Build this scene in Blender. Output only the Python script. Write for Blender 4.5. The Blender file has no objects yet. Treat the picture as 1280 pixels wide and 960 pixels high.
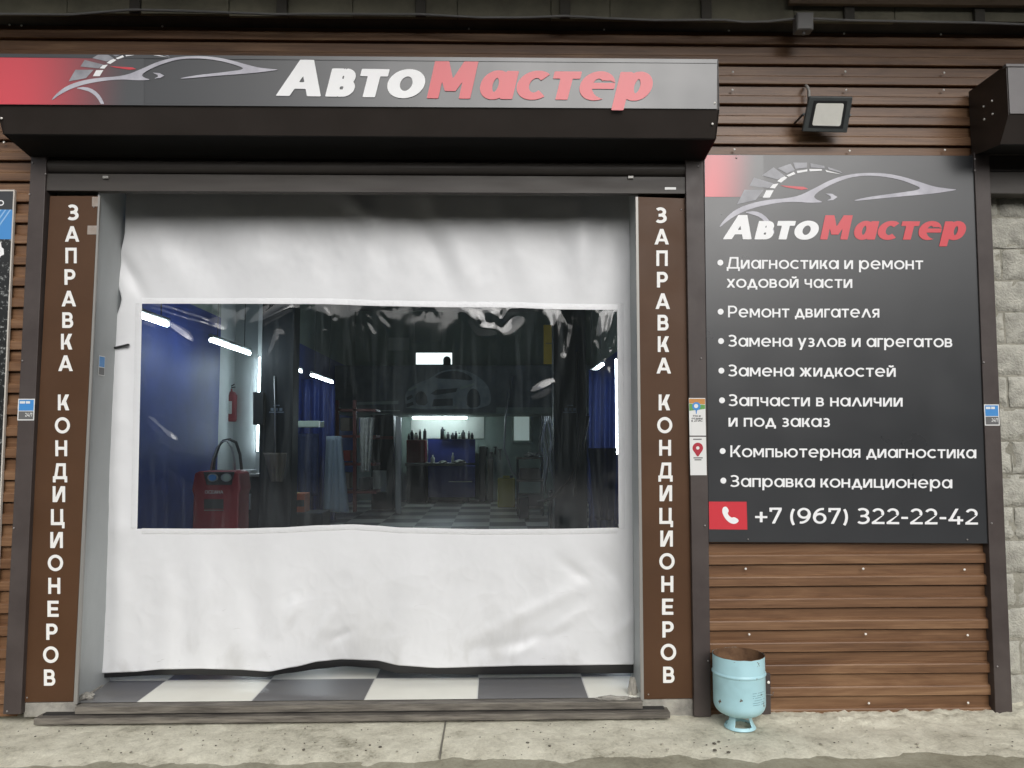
import bpy, bmesh, math, random
import numpy as np
from mathutils import Vector, Matrix, Euler, noise
from mathutils.geometry import tessellate_polygon
random.seed(7)
R = math.radians
sc = bpy.context.scene
C = sc.collection

# ------------------------------------------------------------------ camera, sky, sun, exposure
CAM = Vector((0.0, -4.07, 1.352))
F = 960.0                                     # focal length in pixels of a 1280 px wide frame
ROT = Euler((R(90 + 4.1), 0, R(-1.25)), 'XYZ').to_matrix() @ Matrix.Rotation(R(-0.12), 3, 'Z')
cam_data = bpy.data.cameras.new('camera')
cam_data.sensor_width = 36.0
cam_data.lens = 36.0 * F / 1280.0
cam_data.clip_start = 0.05
cam_data.clip_end = 2000
cam = bpy.data.objects.new('camera', cam_data)
C.objects.link(cam)
cam.matrix_world = Matrix.Translation(CAM) @ ROT.to_4x4()
sc.camera = cam

SUN_EL, SUN_AZ = 33.0, 11.0                   # azimuth: degrees to the right of the facade's normal
world = bpy.data.worlds.new('World')
sc.world = world
world.use_nodes = True
wn = world.node_tree
wn.nodes.clear()
w_out = wn.nodes.new('ShaderNodeOutputWorld')
w_bg = wn.nodes.new('ShaderNodeBackground')
w_bg.inputs['Strength'].default_value = 0.15
w_hsv = wn.nodes.new('ShaderNodeHueSaturation')
w_hsv.inputs['Saturation'].default_value = 0.25
w_sky = wn.nodes.new('ShaderNodeTexSky')
w_sky.sky_type = 'NISHITA'
w_sky.sun_disc = False
w_sky.sun_elevation = R(SUN_EL)
w_sky.sun_rotation = R(180 - SUN_AZ)
w_sky.dust_density = 3.0
wn.links.new(w_sky.outputs[0], w_hsv.inputs['Color'])
wn.links.new(w_hsv.outputs[0], w_bg.inputs['Color'])
wn.links.new(w_bg.outputs[0], w_out.inputs['Surface'])

sun_data = bpy.data.lights.new('sun', 'SUN')
sun_data.energy = 1.45
sun_data.angle = R(42)
sun_data.color = (1.0, 0.995, 0.985)
sun = bpy.data.objects.new('sun', sun_data)
C.objects.link(sun)
sun_dir = Vector((math.sin(R(SUN_AZ)) * math.cos(R(SUN_EL)), -math.cos(R(SUN_AZ)) * math.cos(R(SUN_EL)), math.sin(R(SUN_EL))))
sun.rotation_euler = sun_dir.to_track_quat('Z', 'Y').to_euler()
sun.location = sun_dir * 30

sc.view_settings.view_transform = 'Standard'
sc.view_settings.look = 'None'
sc.view_settings.exposure = -0.10
sc.view_settings.gamma = 1.0
sc.view_settings.use_curve_mapping = False
sc.render.engine = 'CYCLES'
sc.cycles.use_denoising = True
sc.cycles.max_bounces = 8
sc.cycles.transparent_max_bounces = 12
sc.cycles.caustics_reflective = False
sc.cycles.caustics_refractive = False

# ------------------------------------------------------------------ measuring helpers
def ray(px, py):
    return ROT @ Vector(((px - 640) / F, (480 - py) / F, -1.0))
def at(px, py, Y=0.0):
    """point of the plane y = Y that the photograph shows at this place"""
    d = ray(px, py)
    t = (Y - CAM.y) / d.y
    return CAM + d * t
def at_z(px, py, z):
    d = ray(px, py)
    t = (z - CAM.z) / d.z
    return CAM + d * t

# ------------------------------------------------------------------ materials
def nodes(name):
    m = bpy.data.materials.new(name)
    m.use_nodes = True
    nt = m.node_tree
    b = nt.nodes['Principled BSDF']
    return m, nt, b
def col4(c): return (c[0], c[1], c[2], 1)
def mat(name, c, rough=0.5, metal=0.0, c2=None, scale=6.0, stretch=(1, 1, 1), bump=0.0, bscale=None, spec=0.5, detail=5.0, rvar=0.0, coat=0.0, ramp=(0.35, 0.65)):
    m, nt, b = nodes(name)
    b.inputs['Base Color'].default_value = col4(c)
    b.inputs['Roughness'].default_value = rough
    b.inputs['Metallic'].default_value = metal
    b.inputs['Specular IOR Level'].default_value = spec
    b.inputs['Coat Weight'].default_value = coat
    b.inputs['Coat Roughness'].default_value = 0.28
    if c2 is not None or bump or rvar:
        tc = nt.nodes.new('ShaderNodeTexCoord')
        mp = nt.nodes.new('ShaderNodeMapping')
        mp.inputs['Scale'].default_value = stretch
        nt.links.new(tc.outputs['Object'], mp.inputs['Vector'])
        if c2 is not None:
            n = nt.nodes.new('ShaderNodeTexNoise')
            n.inputs['Scale'].default_value = scale
            n.inputs['Detail'].default_value = detail
            n.inputs['Roughness'].default_value = 0.62
            nt.links.new(mp.outputs[0], n.inputs['Vector'])
            rp = nt.nodes.new('ShaderNodeValToRGB')
            rp.color_ramp.elements[0].position = ramp[0]
            rp.color_ramp.elements[1].position = ramp[1]
            rp.color_ramp.elements[0].color = col4(c)
            rp.color_ramp.elements[1].color = col4(c2)
            nt.links.new(n.outputs['Fac'], rp.inputs[0])
            nt.links.new(rp.outputs[0], b.inputs['Base Color'])
        if rvar:
            n3 = nt.nodes.new('ShaderNodeTexNoise')
            n3.inputs['Scale'].default_value = scale * 1.7
            n3.inputs['Detail'].default_value = 6
            nt.links.new(mp.outputs[0], n3.inputs['Vector'])
            mr = nt.nodes.new('ShaderNodeMapRange')
            mr.inputs[1].default_value = 0.3; mr.inputs[2].default_value = 0.7
            mr.inputs[3].default_value = rough - rvar; mr.inputs[4].default_value = rough + rvar
            nt.links.new(n3.outputs['Fac'], mr.inputs[0])
            nt.links.new(mr.outputs[0], b.inputs['Roughness'])
        if bump:
            n2 = nt.nodes.new('ShaderNodeTexNoise')
            n2.inputs['Scale'].default_value = bscale or scale * 4
            n2.inputs['Detail'].default_value = 6
            nt.links.new(mp.outputs[0], n2.inputs['Vector'])
            bp = nt.nodes.new('ShaderNodeBump')
            bp.inputs['Strength'].default_value = min(1, bump)
            bp.inputs['Distance'].default_value = 0.01
            nt.links.new(n2.outputs['Fac'], bp.inputs['Height'])
            nt.links.new(bp.outputs[0], b.inputs['Normal'])
    return m
def emit(name, c, s):
    m, nt, b = nodes(name)
    b.inputs['Base Color'].default_value = col4(c)
    b.inputs['Emission Color'].default_value = col4(c)
    b.inputs['Emission Strength'].default_value = s
    return m

def wood_material():
    m, nt, b = nodes('printed_wood_metal')
    tc = nt.nodes.new('ShaderNodeTexCoord')
    def noise_n(scale, st, detail=6, dist=0.0):
        mp = nt.nodes.new('ShaderNodeMapping'); mp.inputs['Scale'].default_value = st
        nt.links.new(tc.outputs['Object'], mp.inputs['Vector'])
        n = nt.nodes.new('ShaderNodeTexNoise')
        n.inputs['Scale'].default_value = scale; n.inputs['Detail'].default_value = detail
        n.inputs['Roughness'].default_value = 0.65; n.inputs['Distortion'].default_value = dist
        nt.links.new(mp.outputs[0], n.inputs['Vector']); return n
    g = noise_n(6, (0.22, 3, 9), 8, 0.5)
    fine = noise_n(30, (0.12, 4, 9), 4, 0.2)
    big = noise_n(1.6, (0.55, 1, 5.0), 5, 1.2)
    rp = nt.nodes.new('ShaderNodeValToRGB')
    e = rp.color_ramp.elements
    e[0].position = 0.33; e[0].color = (0.055, 0.025, 0.012, 1)
    e[1].position = 0.69; e[1].color = (0.320, 0.192, 0.105, 1)
    x = e.new(0.5); x.color = (0.165, 0.086, 0.044, 1)
    mx = nt.nodes.new('ShaderNodeMix'); mx.data_type = 'FLOAT'
    mx.inputs[0].default_value = 0.5
    nt.links.new(g.outputs['Fac'], mx.inputs[2]); nt.links.new(fine.outputs['Fac'], mx.inputs[3])
    mx2 = nt.nodes.new('ShaderNodeMix'); mx2.data_type = 'FLOAT'
    mx2.inputs[0].default_value = 0.45
    nt.links.new(mx.outputs[0], mx2.inputs[2]); nt.links.new(big.outputs['Fac'], mx2.inputs[3])
    nt.links.new(mx2.outputs[0], rp.inputs[0])
    nt.links.new(rp.outputs[0], b.inputs['Base Color'])
    b.inputs['Roughness'].default_value = 0.36
    b.inputs['Specular IOR Level'].default_value = 0.38
    return m

def gradient_material(name, cA, cB, p0, p1, rough):
    """a print that runs from colour A at point p0 to colour B at point p1"""
    m, nt, b = nodes(name)
    tc = nt.nodes.new('ShaderNodeTexCoord')
    d = (p1 - p0); L = d.length; d = d / L
    dot = nt.nodes.new('ShaderNodeVectorMath'); dot.operation = 'DOT_PRODUCT'
    dot.inputs[1].default_value = d
    nt.links.new(tc.outputs['Object'], dot.inputs[0])
    mr = nt.nodes.new('ShaderNodeMapRange')
    mr.interpolation_type = 'SMOOTHSTEP'
    mr.inputs[1].default_value = p0.dot(d); mr.inputs[2].default_value = p1.dot(d)
    nt.links.new(dot.outputs['Value'], mr.inputs[0])
    mx = nt.nodes.new('ShaderNodeMix'); mx.data_type = 'RGBA'
    mx.inputs[6].default_value = col4(cA); mx.inputs[7].default_value = col4(cB)
    nt.links.new(mr.outputs[0], mx.inputs[0])
    nt.links.new(mx.outputs[2], b.inputs['Base Color'])
    b.inputs['Roughness'].default_value = rough
    b.inputs['Specular IOR Level'].default_value = 0.9; b.inputs['Coat Roughness'].default_value = 0.28
    return m

def pvc_window_material():
    m, nt, b = nodes('clear_pvc')
    nt.nodes.remove(b)
    out = nt.nodes['Material Output']
    tc = nt.nodes.new('ShaderNodeTexCoord')
    mp = nt.nodes.new('ShaderNodeMapping'); mp.inputs['Scale'].default_value = (2.4, 1, 0.6)
    nt.links.new(tc.outputs['Object'], mp.inputs['Vector'])
    n = nt.nodes.new('ShaderNodeTexNoise'); n.inputs['Scale'].default_value = 7; n.inputs['Detail'].default_value = 4
    nt.links.new(mp.outputs[0], n.inputs['Vector'])
    bp = nt.nodes.new('ShaderNodeBump'); bp.inputs['Strength'].default_value = 0.008; bp.inputs['Distance'].default_value = 0.02
    nt.links.new(n.outputs['Fac'], bp.inputs['Height'])
    tr = nt.nodes.new('ShaderNodeBsdfTransparent'); tr.inputs['Color'].default_value = (0.76, 0.83, 0.85, 1)
    gl = nt.nodes.new('ShaderNodeBsdfGlossy'); gl.inputs['Roughness'].default_value = 0.06
    nt.links.new(bp.outputs[0], gl.inputs['Normal'])
    fr = nt.nodes.new('ShaderNodeFresnel'); fr.inputs['IOR'].default_value = 1.72
    nt.links.new(bp.outputs[0], fr.inputs['Normal'])
    mx = nt.nodes.new('ShaderNodeMixShader')
    nt.links.new(fr.outputs[0], mx.inputs[0]); nt.links.new(tr.outputs[0], mx.inputs[1]); nt.links.new(gl.outputs[0], mx.inputs[2])
    # smears on the film; base haze and upright streaks also paint its reflections
    df = nt.nodes.new('ShaderNodeBsdfDiffuse'); df.inputs['Color'].default_value = (0.52, 0.60, 0.62, 1)
    mp2 = nt.nodes.new('ShaderNodeMapping'); mp2.inputs['Scale'].default_value = (5.0, 1, 0.40)
    nt.links.new(tc.outputs['Object'], mp2.inputs['Vector'])
    n2 = nt.nodes.new('ShaderNodeTexNoise'); n2.inputs['Scale'].default_value = 3.5; n2.inputs['Detail'].default_value = 9
    n2.inputs['Roughness'].default_value = 0.7; n2.inputs['Distortion'].default_value = 0.8
    nt.links.new(mp2.outputs[0], n2.inputs['Vector'])
    mr = nt.nodes.new('ShaderNodeMapRange'); mr.inputs[1].default_value = 0.48; mr.inputs[2].default_value = 0.78
    mr.inputs[3].default_value = 0.012; mr.inputs[4].default_value = 0.065
    nt.links.new(n2.outputs['Fac'], mr.inputs[0])
    mx2 = nt.nodes.new('ShaderNodeMixShader')
    nt.links.new(mr.outputs[0], mx2.inputs[0]); nt.links.new(mx.outputs[0], mx2.inputs[1]); nt.links.new(df.outputs[0], mx2.inputs[2])
    nt.links.new(mx2.outputs[0], out.inputs['Surface'])
    return m

def tile_material(x0, y0, s):
    m, nt, b = nodes('checker_tiles')
    tc = nt.nodes.new('ShaderNodeTexCoord')
    mp = nt.nodes.new('ShaderNodeMapping')
    mp.inputs['Location'].default_value = (-x0 / s + 1, -y0 / s, 0.5)
    mp.inputs['Scale'].default_value = (1 / s, 1 / s, 0.0)
    nt.links.new(tc.outputs['Object'], mp.inputs['Vector'])
    ch = nt.nodes.new('ShaderNodeTexChecker'); ch.inputs['Scale'].default_value = 1.0
    ch.inputs['Color1'].default_value = (0.165, 0.163, 0.165, 1)
    ch.inputs['Color2'].default_value = (0.88, 0.87, 0.78, 1)
    nt.links.new(mp.outputs[0], ch.inputs['Vector'])
    # grout: distance to the nearest joint
    fr = nt.nodes.new('ShaderNodeVectorMath'); fr.operation = 'FRACTION'
    nt.links.new(mp.outputs[0], fr.inputs[0])
    sp = nt.nodes.new('ShaderNodeSeparateXYZ'); nt.links.new(fr.outputs[0], sp.inputs[0])
    def edge(sock):
        a = nt.nodes.new('ShaderNodeMath'); a.operation = 'SUBTRACT'; a.inputs[1].default_value = 0.5
        nt.links.new(sock, a.inputs[0])
        c = nt.nodes.new('ShaderNodeMath'); c.operation = 'ABSOLUTE'; nt.links.new(a.outputs[0], c.inputs[0])
        g = nt.nodes.new('ShaderNodeMath'); g.operation = 'GREATER_THAN'; g.inputs[1].default_value = 0.4945
        nt.links.new(c.outputs[0], g.inputs[0]); return g
    gx, gy = edge(sp.outputs[0]), edge(sp.outputs[1])
    mxm = nt.nodes.new('ShaderNodeMath'); mxm.operation = 'MAXIMUM'
    nt.links.new(gx.outputs[0], mxm.inputs[0]); nt.links.new(gy.outputs[0], mxm.inputs[1])
    mix = nt.nodes.new('ShaderNodeMix'); mix.data_type = 'RGBA'
    nt.links.new(mxm.outputs[0], mix.inputs[0]); nt.links.new(ch.outputs['Color'], mix.inputs[6])
    mix.inputs[7].default_value = (0.74, 0.73, 0.68, 1)
    # dirt trodden on the tiles
    n = nt.nodes.new('ShaderNodeTexNoise'); n.inputs['Scale'].default_value = 3.0; n.inputs['Detail'].default_value = 8
    nt.links.new(tc.outputs['Object'], n.inputs['Vector'])
    mr = nt.nodes.new('ShaderNodeMapRange'); mr.inputs[1].default_value = 0.5; mr.inputs[2].default_value = 0.85
    mr.inputs[3].default_value = 0.0; mr.inputs[4].default_value = 0.16
    nt.links.new(n.outputs['Fac'], mr.inputs[0])
    mix2 = nt.nodes.new('ShaderNodeMix'); mix2.data_type = 'RGBA'
    nt.links.new(mr.outputs[0], mix2.inputs[0]); nt.links.new(mix.outputs[2], mix2.inputs[6])
    mix2.inputs[7].default_value = (0.33, 0.30, 0.24, 1)
    nt.links.new(mix2.outputs[2], b.inputs['Base Color'])
    b.inputs['Roughness'].default_value = 0.28
    return m

M = {}
M['wood'] = wood_material()
M['frame'] = mat('dark_brown_steel', (0.056, 0.044, 0.041), 0.45, 0.0, (0.076, 0.062, 0.057), 5, spec=0.3, bump=0.04, bscale=30, rvar=0.08)
M['lintel'] = mat('grey_brown_slats', (0.052, 0.045, 0.040), 0.48, 0.0, (0.068, 0.060, 0.053), 4, (0.4, 1, 3), rvar=0.08, spec=0.3)
M['box'] = mat('dark_brown_coated_sheet', (0.031, 0.025, 0.021), 0.42, 0, (0.040, 0.032, 0.028), 3, rvar=0.08, spec=0.35)
M['under'] = mat('shaded_underside', (0.006, 0.0055, 0.005), 0.7, spec=0.2)  # near-black tone stands in for the shade beneath the boxes
M['boxgrey'] = mat('grey_brown_sheet', (0.11, 0.10, 0.10), 0.4, 0, (0.14, 0.13, 0.13), 3)
M['brown'] = mat('brown_plastic_panel', (0.075, 0.036, 0.017), 0.5, 0, (0.088, 0.043, 0.021), 2.5, rvar=0.08, spec=0.25)
M['sign'] = mat('dark_grey_print', (0.021, 0.0225, 0.025), 0.30, 0, (0.024, 0.0255, 0.028), 2, rvar=0.03, spec=0.75, coat=0.0)
M['white'] = mat('white_print', (0.86, 0.86, 0.86), 0.4, spec=0.5)
M['warmwhite'] = mat('white_vinyl_letters', (0.84, 0.83, 0.80), 0.45)
M['red'] = mat('red_print', (0.60, 0.035, 0.05), 0.32, spec=0.6, coat=0.0)
M['silver'] = mat('silver_print', (0.36, 0.35, 0.40), 0.34, 0, (0.52, 0.51, 0.56), 9, spec=0.6)
M['silver2'] = mat('grey_print', (0.20, 0.20, 0.22), 0.34, 0, (0.34, 0.34, 0.37), 9, spec=0.6)
M['screw'] = mat('screw_head', (0.82, 0.79, 0.73), 0.35, 0.0)
M['screwgrey'] = mat('grey_screw_head', (0.30, 0.28, 0.27), 0.35, 0.4)
def curtain_material():
    m = mat('white_pvc_fabric', (0.70, 0.705, 0.715), 0.42, 0, (0.64, 0.645, 0.655), 3, bump=0.05, bscale=25, ramp=(0.5, 0.8))
    nt = m.node_tree; b = nt.nodes['Principled BSDF']
    src = b.inputs['Base Color'].links[0].from_socket
    tc = nt.nodes.new('ShaderNodeTexCoord')
    def nz(scale, st, det, dist=0.0):
        mp = nt.nodes.new('ShaderNodeMapping'); mp.inputs['Scale'].default_value = st
        nt.links.new(tc.outputs['Object'], mp.inputs['Vector'])
        n = nt.nodes.new('ShaderNodeTexNoise'); n.inputs['Scale'].default_value = scale; n.inputs['Detail'].default_value = det; n.inputs['Distortion'].default_value = dist
        nt.links.new(mp.outputs[0], n.inputs['Vector']); return n.outputs['Fac']
    def rng(sock, a0, a1, b0, b1):
        r = nt.nodes.new('ShaderNodeMapRange'); r.inputs[1].default_value = a0; r.inputs[2].default_value = a1; r.inputs[3].default_value = b0; r.inputs[4].default_value = b1
        nt.links.new(sock, r.inputs[0]); return r.outputs[0]
    sep = nt.nodes.new('ShaderNodeSeparateXYZ'); nt.links.new(tc.outputs['Object'], sep.inputs[0])
    low = rng(sep.outputs[2], 0.10, 0.55, 1.0, 0.12)          # splashes reach knee height
    dirt = rng(nz(5, (1, 1, 0.6), 9, 0.6), 0.52, 0.80, 0.0, 0.55)
    scuff = rng(nz(16, (0.5, 1, 2.2), 6, 1.5), 0.70, 0.74, 0.0, 0.5)
    ad = nt.nodes.new('ShaderNodeMath'); ad.operation = 'MULTIPLY'; nt.links.new(dirt, ad.inputs[0]); nt.links.new(low, ad.inputs[1])
    mxx = nt.nodes.new('ShaderNodeMath'); mxx.operation = 'MAXIMUM'; nt.links.new(ad.outputs[0], mxx.inputs[0])
    sc2 = nt.nodes.new('ShaderNodeMath'); sc2.operation = 'MULTIPLY'; nt.links.new(scuff, sc2.inputs[0]); nt.links.new(low, sc2.inputs[1])
    nt.links.new(sc2.outputs[0], mxx.inputs[1])
    mx = nt.nodes.new('ShaderNodeMix'); mx.data_type = 'RGBA'
    nt.links.new(mxx.outputs[0], mx.inputs[0]); nt.links.new(src, mx.inputs[6]); mx.inputs[7].default_value = (0.33, 0.32, 0.29, 1)
    nt.links.new(mx.outputs[2], b.inputs['Base Color'])
    return m
M['curtain'] = curtain_material()
M['seam'] = mat('white_welded_seam', (0.72, 0.725, 0.735), 0.38, bump=0.3, bscale=40)
M['pvc'] = pvc_window_material()
M['jamb'] = mat('light_grey_painted_jamb', (0.42, 0.44, 0.44), 0.45, 0, (0.36, 0.375, 0.375), 3, (1, 1, 0.5), rvar=0.1)
M['alu'] = mat('aluminium_edge', (0.30, 0.29, 0.27), 0.4, 0.3, (0.30, 0.29, 0.27), 20)
def concrete_material(name, dark, mid, light, rough):
    m, nt, b = nodes(name)
    tc = nt.nodes.new('ShaderNodeTexCoord')
    def nz(scale, det, dist=0.0):
        n = nt.nodes.new('ShaderNodeTexNoise'); n.inputs['Scale'].default_value = scale; n.inputs['Detail'].default_value = det
        n.inputs['Roughness'].default_value = 0.7; n.inputs['Distortion'].default_value = dist
        nt.links.new(tc.outputs['Object'], n.inputs['Vector']); return n.outputs['Fac']
    def math_(op, x, y):
        n = nt.nodes.new('ShaderNodeMath'); n.operation = op
        for k, q in enumerate((x, y)):
            if isinstance(q, (int, float)): n.inputs[k].default_value = q
            else: nt.links.new(q, n.inputs[k])
        return n.outputs[0]
    big, med, fine = nz(1.7, 4, 0.6), nz(9, 8, 0.4), nz(70, 8)
    f = math_('ADD', math_('ADD', math_('MULTIPLY', big, 0.42), math_('MULTIPLY', med, 0.34)), math_('MULTIPLY', fine, 0.24))
    rp = nt.nodes.new('ShaderNodeValToRGB'); e = rp.color_ramp.elements
    e[0].position = 0.38; e[0].color = col4(dark); e[1].position = 0.60; e[1].color = col4(light)
    x = e.new(0.47); x.color = col4(mid)
    nt.links.new(f, rp.inputs[0])
    vo = nt.nodes.new('ShaderNodeTexVoronoi'); vo.inputs['Scale'].default_value = 55; vo.feature = 'F1'
    nt.links.new(tc.outputs['Object'], vo.inputs['Vector'])
    pit = nt.nodes.new('ShaderNodeMapRange'); pit.inputs[1].default_value = 0.05; pit.inputs[2].default_value = 0.22; pit.inputs[3].default_value = 1.0; pit.inputs[4].default_value = 0.0
    nt.links.new(vo.outputs['Distance'], pit.inputs[0])
    sel = math_('GREATER_THAN', nz(14, 5), 0.56)
    pm = math_('MULTIPLY', math_('MULTIPLY', pit.outputs[0], sel), 0.38)
    mx = nt.nodes.new('ShaderNodeMix'); mx.data_type = 'RGBA'
    nt.links.new(pm, mx.inputs[0]); nt.links.new(rp.outputs[0], mx.inputs[6]); mx.inputs[7].default_value = col4([c * 0.45 for c in dark])
    nt.links.new(mx.outputs[2], b.inputs['Base Color'])
    b.inputs['Roughness'].default_value = rough
    hb_ = math_('SUBTRACT', math_('ADD', math_('MULTIPLY', fine, 0.6), math_('MULTIPLY', med, 0.8)), math_('MULTIPLY', pm, 0.5))
    bp = nt.nodes.new('ShaderNodeBump'); bp.inputs['Strength'].default_value = 0.9; bp.inputs['Distance'].default_value = 0.008
    nt.links.new(hb_, bp.inputs['Height']); nt.links.new(bp.outputs[0], b.inputs['Normal'])
    return m
M['concrete'] = concrete_material('rough_concrete', (0.29, 0.27, 0.20), (0.56, 0.53, 0.42), (0.78, 0.75, 0.61), 0.9)
M['ground'] = concrete_material('damp_dirty_concrete', (0.19, 0.175, 0.125), (0.31, 0.29, 0.21), (0.44, 0.42, 0.32), 0.7)
M['stub'] = mat('grey_concrete_block', (0.20, 0.19, 0.17), 0.9, 0, (0.40, 0.38, 0.33), 9, detail=9, bump=0.6, bscale=60)
M['blocks'] = mat('hollow_block', (0.30, 0.29, 0.25), 0.95, 0, (0.50, 0.485, 0.42), 14, detail=12, bump=0.9, bscale=90)
M['mortar'] = mat('mortar', (0.34, 0.325, 0.27), 0.95, 0, (0.22, 0.21, 0.17), 10, bump=0.8, bscale=50)
M['rail'] = mat('weathered_steel_rail', (0.075, 0.066, 0.056), 0.6, 0.1, (0.21, 0.19, 0.16), 9, (0.5, 3, 6), detail=9, bump=0.25, bscale=30)
M['black'] = mat('black_rubber', (0.012, 0.012, 0.013), 0.5)
M['darkgap'] = mat('dark_steel_gap_shade', (0.02, 0.018, 0.017), 0.6)
M['lampgrey'] = mat('dark_grey_lamp_housing', (0.060, 0.067, 0.067), 0.5, 0.1, (0.075, 0.082, 0.082), 20)
M['glassfront'] = mat('lamp_glass', (0.90, 0.89, 0.82), 0.2, 0, (0.86, 0.85, 0.78), 30)
M['pipe'] = mat('grey_plastic_pipe', (0.30, 0.29, 0.27), 0.5)
M['conduit'] = mat('grey_corrugated_conduit', (0.19, 0.185, 0.18), 0.6)
M['cyan'] = mat('pale_blue_steel', (0.43, 0.68, 0.74), 0.38, 0, (0.39, 0.64, 0.70), 6, bump=0.03, bscale=12, rvar=0.06)
M['rust'] = mat('rusty_inside', (0.085, 0.042, 0.020), 0.85, 0, (0.20, 0.11, 0.055), 9, detail=9, bump=0.4)
M['inkgrey'] = mat('faded_ink', (0.16, 0.30, 0.36), 0.6)
M['roofsheet'] = mat('old_sheathing_boards', (0.12, 0.113, 0.082), 0.8, 0, (0.23, 0.215, 0.155), 3, detail=9, bump=0.3)
M['rafter'] = mat('dark_rafter_timber', (0.045, 0.042, 0.036), 0.8, 0, (0.08, 0.072, 0.06), 5, (1, 1, 1), detail=8)
M['stickblue'] = mat('blue_print', (0.06, 0.26, 0.60), 0.35)
M['stickgrey'] = mat('grey_sticker_print', (0.13, 0.13, 0.13), 0.4)
M['paper'] = mat('white_sticker', (0.74, 0.74, 0.72), 0.35)
M['orange'] = mat('orange_print', (0.52, 0.23, 0.05), 0.4)
M['green'] = mat('green_print', (0.12, 0.32, 0.08), 0.4)
M['ink'] = mat('black_ink', (0.03, 0.03, 0.03), 0.5)
M['pinred'] = mat('red_pin_print', (0.40, 0.02, 0.04), 0.4)
M['tape'] = mat('packing_tape', (0.26, 0.21, 0.17), 0.3, 0, (0.36, 0.31, 0.27), 25)
# inside the workshop
M['bluewall'] = mat('blue_painted_wall', (0.012, 0.034, 0.19), 0.5, 0, (0.018, 0.046, 0.26), 2.5, rvar=0.0)
M['greywall'] = mat('pale_grey_wall', (0.56, 0.60, 0.60), 0.6, 0, (0.48, 0.52, 0.52), 2)
M['darkwall'] = mat('dark_green_grey_wall', (0.22, 0.27, 0.24), 0.7, 0, (0.27, 0.33, 0.29), 2)
M['ceiling'] = mat('grey_ceiling', (0.30, 0.32, 0.31), 0.8)
M['tube'] = emit('led_tube', (0.88, 0.96, 1.0), 46.0)
M['daylight'] = emit('lit_window_pane', (0.85, 0.92, 0.90), 2.2)
M['softpane'] = emit('dim_lit_pane', (0.60, 0.70, 0.66), 0.42)
M['lift'] = mat('dark_lift_steel', (0.015, 0.019, 0.024), 0.45, 0, (0.020, 0.025, 0.032), 4, spec=0.25)
M['bluepaint'] = mat('blue_cabinet_paint', (0.030, 0.045, 0.22), 0.35)
M['redpaint'] = mat('red_plastic', (0.30, 0.015, 0.026), 0.4, 0, (0.25, 0.012, 0.022), 5)
M['toolred'] = mat('red_tool_chest', (0.22, 0.02, 0.02), 0.45)
M['darkgrey'] = mat('dark_grey_plastic', (0.03, 0.033, 0.036), 0.5)
M['steel'] = mat('bare_steel', (0.42, 0.43, 0.44), 0.35, 0.6)
M['yellow'] = mat('yellow_plastic', (0.40, 0.35, 0.02), 0.45)
M['banneryel'] = mat('yellow_banner', (0.62, 0.42, 0.05), 0.6)
M['board'] = mat('pale_board', (0.80, 0.84, 0.75), 0.6)
M['board2'] = mat('green_grey_board', (0.42, 0.50, 0.44), 0.6)
M['print1'] = mat('banner_dark_print', (0.10, 0.12, 0.13), 0.6, 0, (0.15, 0.175, 0.185), 3)
M['print2'] = mat('banner_car_print', (0.40, 0.45, 0.46), 0.6, 0, (0.24, 0.28, 0.29), 4)
M['print3'] = mat('banner_shadow_print', (0.07, 0.085, 0.09), 0.6)
M['bench'] = mat('worktop', (0.20, 0.20, 0.19), 0.5)
M['cloth'] = mat('grey_rag', (0.30, 0.30, 0.28), 0.9, 0, (0.45, 0.45, 0.42), 12)
M['carton'] = mat('grey_brown_carton', (0.14, 0.12, 0.10), 0.8, 0, (0.19, 0.165, 0.14), 5)
M['overall'] = mat('dark_blue_cloth', (0.020, 0.032, 0.095), 0.9)
M['paleblue'] = mat('pale_blue_cloth', (0.20, 0.25, 0.31), 0.9)
M['redshelf'] = mat('dark_red_shelf', (0.16, 0.025, 0.025), 0.5)
M['boxyel'] = mat('yellow_carton', (0.33, 0.27, 0.09), 0.6)
M['boxred'] = mat('orange_red_carton', (0.36, 0.08, 0.03), 0.6)

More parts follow.
